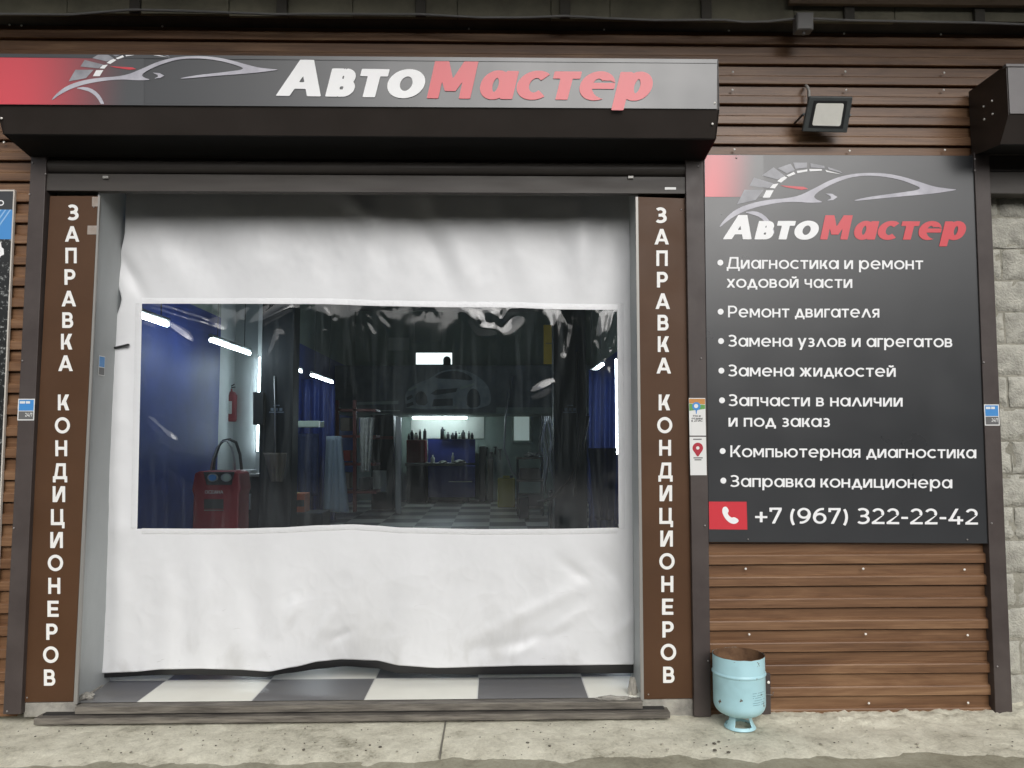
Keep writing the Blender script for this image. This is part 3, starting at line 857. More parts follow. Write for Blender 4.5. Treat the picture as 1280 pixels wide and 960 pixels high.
lint = thing('roller_shutter', 'rolled up grey brown shutter end bar spanning the top of the opening', 'shutter', (at(450, 240, 0).x, 0.02, at(450, 240, .02).z))
zt = at(450, 200, 0.02).z; zb = at(450, 240.5, 0.02).z; zm = at(450, 219, 0.02).z
xa, xb = at(58, 220, 0.02).x, at(856.5, 220, 0.02).x
mb = MB()
mb.prof([(0.012, zb), (0.012, zm - 0.004), (0.020, zm), (0.06, zm), (0.06, zb)], xa, xb)
mb.build('end_bar', M['lintel'], lint)
mb = MB()
cy, r = 0.045, 0.038
pr = [(cy - r * math.cos(t), zm + 0.044 + r * 1.05 * math.sin(t)) for t in np.linspace(-1.35, 1.35, 10)]
mb.prof([(p[0], p[1]) for p in pr] + [(0.10, zm + 0.08), (0.10, zm + 0.004)], xa, xb)
mb.build('slat', M['lintel'], lint)
mb = MB(); mb.box(xa, xb, 0.030, 0.10, zm + 0.084, zt + 0.25); mb.build('slat', M['box'], lint)
mb = MB(); mb.slab([(831, 237), (845, 237), (845, 234), (831, 234)], 0.0105, 0.012); mb.build('maker_plate', M['paper'], lint)
for px in (131, 788):
    mb = MB(); mb.slab([(px - 3, 223), (px + 4, 223), (px + 4, 219.5), (px - 3, 219.5)], 0.0, 0.02, 0.002); mb.build('stop_lug', M['alu'], lint)

# ------------------------------------------------------------------ shutter boxes
def shutter_box(name_label, cat, xL, xR, zf0, zf1, zb0, zrear, y_front, y_bev, facing, end_left, group):
    t = thing('shutter_box', name_label, cat, ((xL + xR) / 2, 0, zrear), group)
    top = zf1
    prof = [(y_front, zf0), (y_bev, zb0), (WALL_Y - 0.004, zrear), (WALL_Y - 0.004, top), (y_front, top)]
    mb = MB(); mb.prof(prof, xL, xR)
    mb.build('housing', M['box'], t)
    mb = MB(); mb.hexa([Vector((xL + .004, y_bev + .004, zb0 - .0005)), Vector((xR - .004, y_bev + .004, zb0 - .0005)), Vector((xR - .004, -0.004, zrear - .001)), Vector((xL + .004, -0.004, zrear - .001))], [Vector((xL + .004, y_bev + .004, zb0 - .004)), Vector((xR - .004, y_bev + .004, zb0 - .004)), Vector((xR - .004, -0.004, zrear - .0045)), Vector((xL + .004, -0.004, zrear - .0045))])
    mb.build('underside_shade', M['under'], t)  # separate near-black sheet paints the shade under the box
    # end plates with the same outline, a little proud
    grow = lambda y, z: (y + (-0.004 if y < 0 else 0), z + (0.004 if z > zf0 + .05 else -0.004))
    for x, on in ((xL, end_left), (xR, True)):
        if on:
            s = -1 if x == xL else 1
            mb = MB(); mb.prof([grow(*p) for p in prof], x - 0.003 if s < 0 else x, x + 0.003 if s > 0 else x); mb.build('end_plate', M['box'], t)
    return t
Yf, Yb = -0.280, -0.213
xL = at(-4, 131, Yf).x; xR = at(897.5, 100, Yf).x
zf1 = at(450, 71.5, Yf).z; zf0 = at(450, 133.5, Yf).z; zb0 = at(450, 170, Yb).z; zre = at(450, 197, 0).z
G_BOX = 'shutter boxes over the garage openings'
box1 = shutter_box('long dark brown shutter box carrying the car service name strip', 'shutter box', xL, xR, zf0, zf1, zb0, zre, Yf, Yb, 0, True, G_BOX)
for px, py in ((895, 128.5), (891, 155)):
    pass
screws(box1, [(893.5, 129)], Yf - 0.006, 0.006)
screws(box1, [(890.5, 155), (2, 148)], (Yf + Yb) / 2 - 0.004, 0.006)

# second box at the right edge
Y2 = -0.285
x2L = at(1259, 110, Y2).x
z2f1 = at(1262, 82, Y2).z; z2f0 = at(1262, 143, Y2).z; z2b = at(1250, 180, -0.21).z; z2r = at(1216, 192, 0).z
box2 = shutter_box('dark shutter box with a grey face at the right edge of the wall', 'shutter box', x2L, 4.6, z2f0, z2f1, z2b, z2r, Y2, -0.21, 0, True, G_BOX)
mb = MB(); mb.box(x2L + 0.004, 4.55, Y2 - 0.006, Y2 - 0.0005, z2f0 + 0.002, z2f1 - 0.012, 0.001); mb.build('face_panel', M['boxgrey'], box2)
mb = MB(); mb.box(x2L - 0.006, 4.6, Y2 - 0.010, Y2 + 0.02, z2f1 - 0.010, z2f1 + 0.006, 0.002); mb.build('edge_trim', M['boxgrey'], box2)
sc_first = None
for yy, zz in ((-0.10, 0.62), (-0.17, 0.62), (-0.10, 0.42), (-0.17, 0.42)):
    z = z2r + (z2f1 - z2r) * zz
    if sc_first is None:
        mb = MB(); mb.ball((0, 0, 0), 0.006); sc_first = mb.build('screw', M['screw'], box2); o = sc_first
    else:
        o = sc_first.copy(); C.objects.link(o)
    o.location = (x2L - 0.005, yy, z)

# ------------------------------------------------------------------ the car emblem (drawn on a 1280 x 462 sheet)
BODY = [(95, 345), (130, 293), (190, 245), (300, 213), (440, 203), (520, 165), (600, 122), (680, 99), (760, 92), (850, 95), (930, 112), (1000, 135), (1060, 155), (1130, 164), (1168, 167),
        (1090, 180), (1000, 190), (850, 203), (678, 221), (760, 200), (900, 182), (1012, 165), (960, 141), (900, 121), (830, 108), (760, 104), (690, 111), (620, 135), (560, 165), (522, 194), (532, 211), (572, 224), (500, 226), (450, 221), (380, 223), (280, 241), (215, 262), (150, 297)]
ARCH = [(212, 268), (262, 261), (302, 278), (332, 312), (352, 362), (336, 362), (316, 320), (286, 290), (250, 277)]
LIGHT = [(575, 184), (606, 186), (629, 200), (610, 213), (583, 216), (600, 206), (598, 196)]
OUTER = [[(215, 168), (300, 168), (264, 214), (183, 232)], [(238, 150), (258, 114), (346, 140), (322, 160)], [(293, 104), (345, 68), (396, 107), (362, 122)],
         [(362, 72), (420, 52), (440, 80), (404, 95)], [(432, 47), (494, 47), (494, 69), (442, 75)], [(508, 50), (570, 62), (572, 73), (510, 69)], [(585, 66), (640, 85), (656, 96), (590, 77)]]
INNER = [[(296, 203), (312, 170), (345, 170), (328, 203)], [(327, 160), (342, 143), (366, 140), (350, 162)], [(360, 130), (388, 106), (406, 114), (378, 136)], [(402, 104), (435, 88), (442, 98), (412, 110)],
         [(447, 84), (495, 77), (495, 86), (450, 94)], [(503, 76), (560, 76), (560, 83), (505, 86)], [(575, 80), (640, 97), (656, 100), (580, 89)]]
NEEDLE = [(375, 148), (480, 155), (498, 164), (470, 168), (400, 156)]
def emblem(parent, f, Y, zlim=None):
    mp = lambda p: [f(*q) for q in p]
    e = print_shapes(parent, 'car_emblem', [mp(smooth_poly(BODY, 2)), mp(smooth_poly(ARCH, 1)), mp(LIGHT)], Y, M['silver'], zlim)
    print_shapes(e, 'dial_ring', [mp(p) for p in OUTER], Y, M['silver2'], zlim)
    print_shapes(e, 'dial_mark', [mp(p) for p in INNER], Y, M['white'], zlim)
    print_shapes(e, 'needle', [mp(NEEDLE)], Y, M['red'], zlim)

# name strip on the box
Ys = Yf - 0.006
strip = thing('name_strip', 'long grey sign strip with car emblem and lettering on the shutter box', 'sign', tuple(at(450, 132, Ys)))
mb = MB(); mb.slab([(-3, 130.5), (896, 136), (896.5, 74.5), (-4, 67.5)], Ys, Yf - 0.0005); mb.build('board', M['sign'], strip)
mb = MB(); mb.slab([(-3, 71.5), (896, 79), (897, 74), (-4, 67)], Ys - 0.003, Ys + 0.002); mb.build('edge_trim', M['sign'], strip)
gm = gradient_material('red_fade_print', (0.62, 0.030, 0.05), (0.0225, 0.024, 0.0265), at(10, 100, Ys), at(165, 106, Ys), 0.30)
print_shapes(strip, 'red_patch', [[(-3, 130.3), (180, 131.5), (180, 69.8), (-3.5, 68.0)]], Ys - 0.0015, gm)
fs = lambda x, y: (197.6 + (x - 600) * 0.2683, 94 + (y - 200) * 0.2277 + 0.5)
zl = (at(200, 131, Ys).z, at(200, 69.5, Ys).z)
emblem(strip, fs, Ys - 0.0035, zl)
text_line(strip, 'lettering', 'А', 345, 401, 119.7, 120.5, 45.5, Ys - 0.004, M['white'], 0.275, 0.2)
text_line(strip, 'lettering', 'вто', 406.5, 531.5, 120.6, 122.6, 46.5, Ys - 0.004, M['white'], 0.265, 0.2, 0.05)
text_line(strip, 'lettering', 'М', 533.6, 598, 122.8, 123.5, 46.5, Ys - 0.004, M['red'], 0.275, 0.2)
text_line(strip, 'lettering', 'астер', 600, 816, 123.6, 125.6, 46.5, Ys - 0.004, M['red'], 0.265, 0.2, 0.05)

# ------------------------------------------------------------------ price board with services
Yp = 0.008
board = thing('service_board', 'tall dark grey board listing services in white with a phone number', 'sign', tuple(at(1060, 678, Yp)))
mb = MB(); mb.slab([(886, 677.5), (1237.5, 679.5), (1217, 194.5), (880, 193)], Yp, WALL_Y - 0.0015, 0.0015); mb.build('board', M['sign'], board)
YT = Yp - 0.0015
g2 = gradient_material('red_corner_print', (0.62, 0.030, 0.05), (0.0225, 0.024, 0.0265), at(884, 215, Yp), at(948, 222, Yp), 0.30)
print_shapes(board, 'red_patch', [[(881.4, 246), (955, 246.3), (954, 194.2), (881, 193.8)]], YT, g2)
fb = lambda x, y: (870 + x / 3.5556, 190 + y / 3.5556)
emblem(board, fb, YT - 0.0005)
YT2 = YT - 0.001
text_line(board, 'lettering', 'А', 903.8, 939.5, 299.0, 299.1, 30.3, YT2, M['white'], 0.275, 0.2)
text_line(board, 'lettering', 'вто', 943, 1023.5, 299.2, 299.3, 30.3, YT2, M['white'], 0.265, 0.2, 0.05)
text_line(board, 'lettering', 'М', 1025.2, 1066, 299.3, 299.4, 30.3, YT2, M['red'], 0.275, 0.2)
text_line(board, 'lettering', 'астер', 1067.5, 1207.5, 299.4, 299.8, 30.3, YT2, M['red'], 0.265, 0.2, 0.05)
LINES = [('Диагностика и ремонт', 908.3, 1154, 335.8, 336.7, (900.4, 328.3)), ('ходовой части', 908.3, 1065.4, 359.6, 360, None),
         ('Ремонт двигателя', 910, 1099.2, 396.7, 397, (900.8, 389.6)), ('Замена узлов и агрегатов', 910.4, 1190.4, 433.2, 434, (901.3, 426.3)),
         ('Замена жидкостей', 910.4, 1119.6, 470.4, 471, (901.7, 463.3)), ('Запчасти в наличии', 910.8, 1128.3, 507.5, 508.3, (902.5, 500.4)),
         ('и под заказ', 910.6, 1037.5, 533.3, 533.8, None), ('Компьютерная диагностика', 912.9, 1220.4, 571.3, 572.9, (903.3, 563.8)),
         ('Заправка кондиционера', 912.9, 1190.4, 608.5, 610.4, (904.2, 600.8))]
for s, xl_, xr_, yl_, yr_, bl in LINES:
    o = text_line(board, 'lettering', s, xl_, xr_, yl_, yr_, 14.6, YT2, M['white'], 0.150)
    if bl: print_shapes(o, 'bullet', [disc(bl[0], bl[1], 3.7)], YT2, M['white'])
text_line(board, 'lettering', '+7 (967) 322-22-42', 943.8, 1222.5, 654.2, 655.8, 19.8, YT2, M['white'], 0.150)
badge = print_shapes(board, 'phone_badge', [[(886.6, 661.6), (934.2, 662), (933.2, 627.2), (886.0, 627)]], YT, M['red'])
hand = [(903.5, 634), (908, 632.8), (911.5, 638.5), (909, 642), (914, 647.5), (918, 646), (924, 650), (922, 653.5), (917, 655.3), (911, 653), (905.5, 647), (902.5, 640)]
print_shapes(badge, 'handset', [smooth_poly(hand, 2)], YT2, M['white'])
screws(board, [(935, 674), (1209, 674.5), (920.5, 197.5)], YT - 0.001, 0.0045, 'screwgrey')

# ------------------------------------------------------------------ brown side panels with upright lettering
def side_panel(label, quad, letters, Yq):
    t = thing('panel_sign', label, 'sign', tuple(at(quad[0][0], quad[0][1], Yq)), 'upright brown panel signs beside the opening')
    mb = MB(); mb.slab(quad, Yq, Yq + 0.012, 0.001); mb.build('board', M['brown'], t)
    for ch, cx, cy, capx in letters:
        S_, W_ = glyph(ch, 0.21)
        wd = capx * (W_ + (0.0)) * 0.90
        wd = max(wd, capx * 0.70)
        yb = cy + capx * 0.5
        text_line(t, 'letter', ch, cx - wd / 2, cx + wd / 2, yb, yb, capx, Yq - 0.0015, M['warmwhite'], 0.205)
    screws(t, [(quad[0][0] + 5.5, quad[0][1] - 6), (quad[2][0] - 5, quad[2][1] + 14)], Yq - 0.001, 0.004, 'screwgrey')
    return t
WORDS = ['ЗАПРАВКА', 'КОНДИЦИОНЕРОВ']
def letters_for(x0, x1, ys1, ys2):
    out = []
    for word, (ya, yb) in zip(WORDS, (ys1, ys2)):
        for i, ch in enumerate(word):
            y = ya + (yb - ya) * i / (len(word) - 1) - (0 if i == 0 else 0)
            t = (y - ys1[0]) / (ys2[1] - ys1[0])
            out.append((ch, x0 + (x1 - x0) * t, y, 19.4 + 1.0 * t))
    return out
YP = 0.030
side_panel('brown upright panel sign left of the curtain with white lettering', [(28.5, 878), (91.5, 877), (122.5, 245), (62.5, 245)], letters_for(91.5, 62, (265.5, 454), (503, 847)), YP)
side_panel('brown upright panel sign between the curtain and the service board', [(805, 874), (867.5, 873), (856.5, 248), (797.5, 246)], letters_for(826.7, 836, (269, 457), (503, 843.5)), YP)
mb = MB(); mb.slab([(109, 293), (122, 293), (122.5, 282), (109.5, 282)], YP - 0.0025, YP - 0.001); tag(mb.build('tape_piece', M['tape']), 'crinkled brown tape on the edge of the left brown panel', 'tape')
mb = MB(); mb.slab([(115, 258), (123, 258), (123, 246), (115, 246)], YP - 0.0025, YP - 0.001); tag(mb.build('tape_piece', M['tape']), 'clear tape at the top corner of the left brown panel', 'tape')

# concrete stubs under the panels
G_ST = 'concrete stubs under the brown panels'
for quad, lab in (([(29, 897), (96, 896), (95, 877.5), (28.5, 878.5)], 'grey concrete stub under the left brown panel'), ([(800, 899), (869, 898), (868, 873.5), (800, 874.5)], 'stained concrete stub under the right brown panel')):
    mb = MB(); mb.slab(quad, YP + 0.004, 0.32, 0.006); tag(mb.build('concrete_stub', M['stub']), lab, 'concrete block', G_ST)

# ------------------------------------------------------------------ jambs of the opening
YC = 0.30                                        # depth of the curtain
jx = at(93.5, 870, YP).x; jxr = at(803, 870, YP).x
zj1 = at(450, 225, 0.05).z
G_J = 'light grey jambs lining the opening'
jl = thing('door_jamb', 'light grey jamb lining the left side of the opening beside the curtain', 'jamb', (jx, 0.1, 0), G_J)
jlx = lambda py: at(91.5 + (122.5 - 91.5) * (877 - py) / 632, py, YP).x
mb = MB()
f = [Vector((jlx(877), YP + 0.012, -0.01)), Vector((jlx(877) - 0.006, YP + 0.012, -0.01)), Vector((jlx(245) - 0.006, YP + 0.012, zj1)), Vector((jlx(245) + 0.002, YP + 0.012, zj1))]
b = [Vector((f[0].x + 0.004, 0.40, f[0].z)), Vector((f[1].x, 0.40, f[1].z)), Vector((f[2].x, 0.40, f[2].z)), Vector((f[3].x + 0.004, 0.40, f[3].z))]
mb.hexa(f, b); mb.build('lining', M['jamb'], jl)
mb = MB(); mb.slab([(91.8, 880), (96.5, 880), (125, 245), (122.8, 245)], YP - 0.004, YP + 0.011); mb.build('edge_strip', M['alu'], jl)
jr = thing('door_jamb', 'light grey jamb lining the right side of the opening beside the curtain', 'jamb', (jxr, 0.1, 0), G_J)
jrx = lambda py: at(804.5 + (797 - 804.5) * (874 - py) / 628, py, YP).x
mb = MB()
f = [Vector((jrx(874), YP + 0.012, -0.01)), Vector((jrx(874) + 0.006, YP + 0.012, -0.01)), Vector((jrx(246) + 0.006, YP + 0.012, zj1)), Vector((jrx(246), YP + 0.012, zj1))]
b = [Vector((p.x, 0.40, p.z)) for p in f]
mb.hexa(f, b); mb.build('lining', M['jamb'], jr)
mb = MB(); mb.slab([(801, 876), (805, 876), (797.6, 246), (794.5, 246)], YP - 0.004, YP + 0.011); mb.build('edge_strip', M['alu'], jr)
# crumbled plaster at the feet of the jambs
def lump(name, label, c, s, seed, m='stub'):
    bm = bmesh.new(); bmesh.ops.create_icosphere(bm, subdivisions=3, radius=1)
    for v in bm.verts:
        n = noise.noise(v.co * 1.7 + Vector((seed, 0, 0))) * 0.45 + noise.noise(v.co * 4 + Vector((seed, 3, 0))) * 0.25
        v.co = Vector((v.co.x * s[0], v.co.y * s[1], v.co.z * s[2])) * (1 + n) + Vector(c)
    mb = MB(); mb.bm.free(); mb.bm = bm
    return tag(mb.build(name, M[m]), label, 'rubble')
p = at_z(104, 876, 0.0); lump('rubble', 'small grey rubble at the foot of the left jamb', (p.x, p.y + 0.03, 0.012), (0.035, 0.03, 0.018), 1)
p = at_z(791, 868, 0.0); lump('rubble', 'torn scrap of rubble standing at the foot of the right jamb', (p.x, p.y, 0.03), (0.022, 0.02, 0.06), 5)
p = at_z(770, 879, 0.0); lump('rubble', 'flat brown rubble lying on the sill by the right jamb', (p.x, 0.03, 0.004), (0.09, 0.02, 0.012), 9)

# ------------------------------------------------------------------ threshold
FZ = 0.0
YF = -0.012
xA, xB = at(96, 885, YF).x, at(801, 885, YF).x
z1 = at(450, 881, YF).z; z2 = at(450, 889.5, YF).z; z3 = at(450, 894.2, YF - .03).z; z4 = at(450, 902, YF - .03).z
mb = MB(); mb.box(xA - 0.01, xB + 0.01, YF, 0.05, z2, z1 + 0.002, 0.002); tag(mb.build('threshold_rail', M['rail']), 'upper worn steel rail edging the tiled floor', 'threshold', 'worn rails along the threshold')
xA2, xB2 = at(42, 900, YF - .03).x, at(838, 900, YF - .03).x
mb = MB(); mb.box(xA2, xB2, YF - 0.030, 0.04, z4, z3, 0.002); tag(mb.build('threshold_rail', M['rail']), 'lower worn rail lying on the concrete strip', 'threshold', 'worn rails along the threshold')
mb = MB(); mb.box(xA2 + 0.02, xB2 - 0.02, 0.0, 0.06, KERB_Z - 0.05, z2 - 0.0015); tag(mb.build('threshold_gap_shade', M['darkgap']), 'dark filler painting the shaded gap between the two threshold rails', 'threshold')  # near-black filler, paints the shade of the gap between the rails

# ------------------------------------------------------------------ tiled floor
p0 = at_z(167.5, 880.5, FZ); p1 = at_z(738, 877.5, FZ)
TS = (p1.x - p0.x) / 4.0
jy = at_z(450, 848.3, FZ).y
mb = MB(); mb.face([(-4.2, 0.048, FZ), (2.4, 0.048, FZ), (2.4, 14.2, FZ), (-4.2, 14.2, FZ)])
TILE = tile_material(p0.x, jy, TS)
structure(mb.build('workshop_floor', TILE), 'grey and cream checkered tile floor inside the opening', 'floor')

# ------------------------------------------------------------------ curtain with clear window
def interp(pts, x):
    if x <= pts[0][0]: return pts[0][1]
    for (a, b), (c, d) in zip(pts, pts[1:]):
        if x <= c:
            t = (x - a) / (c - a); t = t * t * (3 - 2 * t) * 0.5 + t * 0.5
            return b + (d - b) * t
    return pts[-1][1]
HEM = [(115, 842), (166.7, 840), (203, 836.7), (250, 836), (300, 837.2), (336.7, 839.5), (366.7, 834), (400, 826.7), (426.7, 824.3), (470, 825.7), (500, 832), (546.7, 835), (613, 833.3), (653, 832.3), (713, 831.7), (800, 830.5)]
WTOP = [(170, 379), (320, 379.2), (400, 379.5), (480, 382), (560, 383.5), (640, 384), (700, 386.2), (780, 387)]
WBOT = [(165, 661), (250, 661.5), (300, 661.2), (350, 660), (400, 657.2), (440, 656), (470, 657.5), (500, 660), (600, 662), (700, 661.6), (780, 660)]
XL = [(225, 158), (290, 156), (330, 148), (350, 146), (374, 152), (420, 138), (660, 126), (845, 121)]
XR = [(225, 797), (380, 795), (640, 794), (845, 793)]
WL = lambda y: 177 + (171 - 177) * (y - 379) / 281
WR = lambda y: 772 + (774 - 772) * (y - 387) / 273
CREASES = [  # (x0, y0, x1, y1, half width px, height m) ridges and valleys of the sheet, in the photograph's pixels
    (588, 800, 738, 728, 9, 0.007), (640, 822, 735, 760, 7, 0.006), (598, 812, 700, 792, 9, -0.010), (700, 700, 738, 728, 8, -0.008),
    (690, 650, 720, 690, 14, 0.008), (740, 690, 790, 740, 14, -0.008), (760, 800, 795, 770, 9, 0.008),
    (430, 240, 468, 275, 14, 0.016), (470, 235, 455, 380, 16, 0.010), (515, 240, 575, 370, 16, -0.012), (530, 240, 590, 372, 18, 0.012),
    (620, 240, 672, 380, 20, 0.010), (725, 245, 730, 380, 16, 0.014), (690, 250, 690, 380, 24, -0.008), (760, 245, 763, 380, 22, -0.008),
    (152, 322, 180, 372, 9, -0.022), (195, 300, 235, 372, 22, 0.010), (250, 290, 285, 378, 24, -0.008), (335, 260, 330, 370, 30, 0.008), (395, 280, 420, 378, 22, -0.008),
    (205, 700, 206, 835, 12, 0.007), (228, 680, 228, 836, 12, -0.006), (252, 690, 253, 836, 12, 0.007), (310, 660, 330, 838, 18, -0.006), (345, 690, 340, 838, 14, 0.007),
    (370, 752, 352, 790, 9, 0.008), (415, 765, 395, 800, 8, 0.009), (440, 788, 415, 800, 6, -0.008), (300, 700, 320, 790, 14, -0.006), (440, 670, 440, 824, 26, 0.010), (480, 670, 484, 828, 22, -0.008), (520, 660, 505, 834, 20, 0.008),
    (150, 440, 146, 660, 10, 0.010), (135, 640, 132, 840, 9, -0.010), (150, 660, 152, 840, 12, 0.010), (786, 300, 784, 830, 8, 0.012)]
WCREASES = [  # crinkles of the clear film
    (183, 382, 276, 413, 6, 0.012), (200, 378, 262, 402, 4, -0.007), (203, 402, 236, 428, 5, 0.009), (324, 404, 366, 382, 6, 0.011), (334, 404, 364, 386, 3, -0.006),
    (583, 388, 600, 410, 7, 0.014), (600, 410, 622, 412, 6, 0.012), (626, 408, 650, 386, 8, -0.013), (612, 384, 616, 402, 9, 0.011), (640, 384, 652, 388, 6, 0.010),
    (683, 386, 690, 420, 4, 0.006), (694, 388, 702, 470, 5, 0.006), (712, 386, 705, 440, 5, -0.006), (756, 392, 750, 450, 4, 0.008), (768, 390, 755, 440, 4, 0.009), (772, 395, 763, 436, 3, -0.006),
    (186, 384, 250, 404, 4, 0.010), (206, 404, 234, 424, 3.5, 0.009), (330, 400, 362, 384, 3.5, 0.010), (240, 396, 276, 412, 3, 0.008), (636, 388, 628, 405, 4, 0.010), (596, 392, 604, 404, 4, 0.009),
    (405, 382, 412, 400, 9, 0.007), (440, 382, 442, 430, 10, 0.004), (180, 470, 210, 500, 12, 0.004), (205, 545, 222, 552, 5, 0.006), (188, 525, 218, 552, 4, 0.005), (176, 480, 192, 580, 9, -0.004),
    (690, 480, 668, 492, 6, 0.010), (700, 500, 690, 640, 12, 0.003), (230, 420, 222, 480, 9, 0.006), (470, 480, 474, 655, 8, 0.004), (498, 540, 500, 655, 6, 0.003), (350, 420, 330, 470, 7, 0.005), (415, 500, 408, 650, 10, 0.003), (560, 400, 548, 470, 14, 0.003)]
def crinkles():
    rr = random.Random(11); out = []
    def add(x, y, a, L, w, h):
        dx, dy = math.cos(a) * L / 2, math.sin(a) * L / 2
        out.append((x - dx, y - dy, x + dx, y + dy, w, h))
    for _ in range(34):                         # gathered along the upper seam
        add(rr.uniform(180, 770), 384 + abs(rr.gauss(0, 13)), rr.gauss(1.57, 0.5), rr.uniform(10, 40), rr.uniform(2.2, 4.0), rr.choice((-1, 1)) * rr.uniform(0.0006, 0.0020))
    for _ in range(20):                         # right end hangs in tight pleats
        add(rr.uniform(735, 770), rr.uniform(390, 470), rr.gauss(1.75, 0.15), rr.uniform(30, 80), rr.uniform(2.0, 3.5), rr.choice((-1, 1)) * rr.uniform(0.0008, 0.0022))
    for _ in range(26):                         # scuffed left part
        add(rr.uniform(180, 265), rr.uniform(410, 600), rr.gauss(0.8, 0.6), rr.uniform(14, 50), rr.uniform(2.2, 5.0), rr.choice((-1, 1)) * rr.uniform(0.0003, 0.0010))
    for _ in range(36):
        add(rr.uniform(280, 740), rr.uniform(430, 640), rr.gauss(1.57, 0.25), rr.uniform(40, 130), rr.uniform(3, 6), rr.choice((-1, 1)) * rr.uniform(0.0001, 0.00035))
    return out
CRINKLES = crinkles()
def seg_bump(x, y, c):
    x0, y0, x1, y1, w, h = c
    dx, dy = x1 - x0, y1 - y0; L2 = dx * dx + dy * dy
    t = ((x - x0) * dx + (y - y0) * dy) / L2; tc = min(1, max(0, t))
    qx, qy = x - x0 - tc * dx, y - y0 - tc * dy
    d2 = (qx * qx + qy * qy) / (w * w)
    if d2 > 9: return 0.0
    return h * math.exp(-d2) * (0.35 + 0.65 * math.sin(math.pi * min(1, max(0, 0.08 + 0.84 * tc))))
def sheet_disp(x, y):
    d = 0.016 * noise.noise(Vector((x / 95, y / 420, 0))) + 0.006 * noise.noise(Vector((x / 38, y / 190, 5)))
    d += 0.0035 * noise.noise(Vector((x / 30, y / 34, 2)))
    d += 0.0011 * noise.noise(Vector((x / 11, y / 13, 2)))
    q = Vector((x / 52 + 0.35 * noise.noise(Vector((x / 40, y / 40, 1))), y / 60, 8)); k2 = 0.35 + 0.65 * min(1, max(0, (y - 650) / 80.0))
    d -= 0.0022 * k2 * (1 - abs(noise.noise(q * 0.7))) ** 7 + 0.0010 * k2 * (1 - abs(noise.noise(q * 2.3 + Vector((3, 5, 1))))) ** 8
    gap = max(max(176 - x, x - 773) / 30.0, max(383 - y, y - 660) / 60.0)
    d *= 0.22 + 0.78 * min(1.0, max(0.0, gap))
    # the hem swings where the photograph shows it lifted
    k = max(0, (y - 700) / 130.0)
    d += 0.05 * k * k * math.exp(-((x - 435) / 48) ** 2) - 0.02 * k * k * math.exp(-((x - 335) / 40) ** 2)
    for c in CREASES: d += -1.25 * seg_bump(x, y, c) * (0.35 + 0.65 * min(1.0, max(0.0, gap)))
    return d
def film_disp(x, y):
    d = 0.0
    for c in WCREASES: d -= 0.70 * seg_bump(x, y, c)
    for c in CRINKLES: d -= seg_bump(x, y, c)
    top = math.exp(-max(0, y - 384) / 14)
    d += 0.0009 * (0.10 + top) * noise.noise(Vector((x / 15, y / 26, 9))) + 0.0004 * noise.noise(Vector((x / 6, y / 20, 4))) * (0.04 + top)
    return d
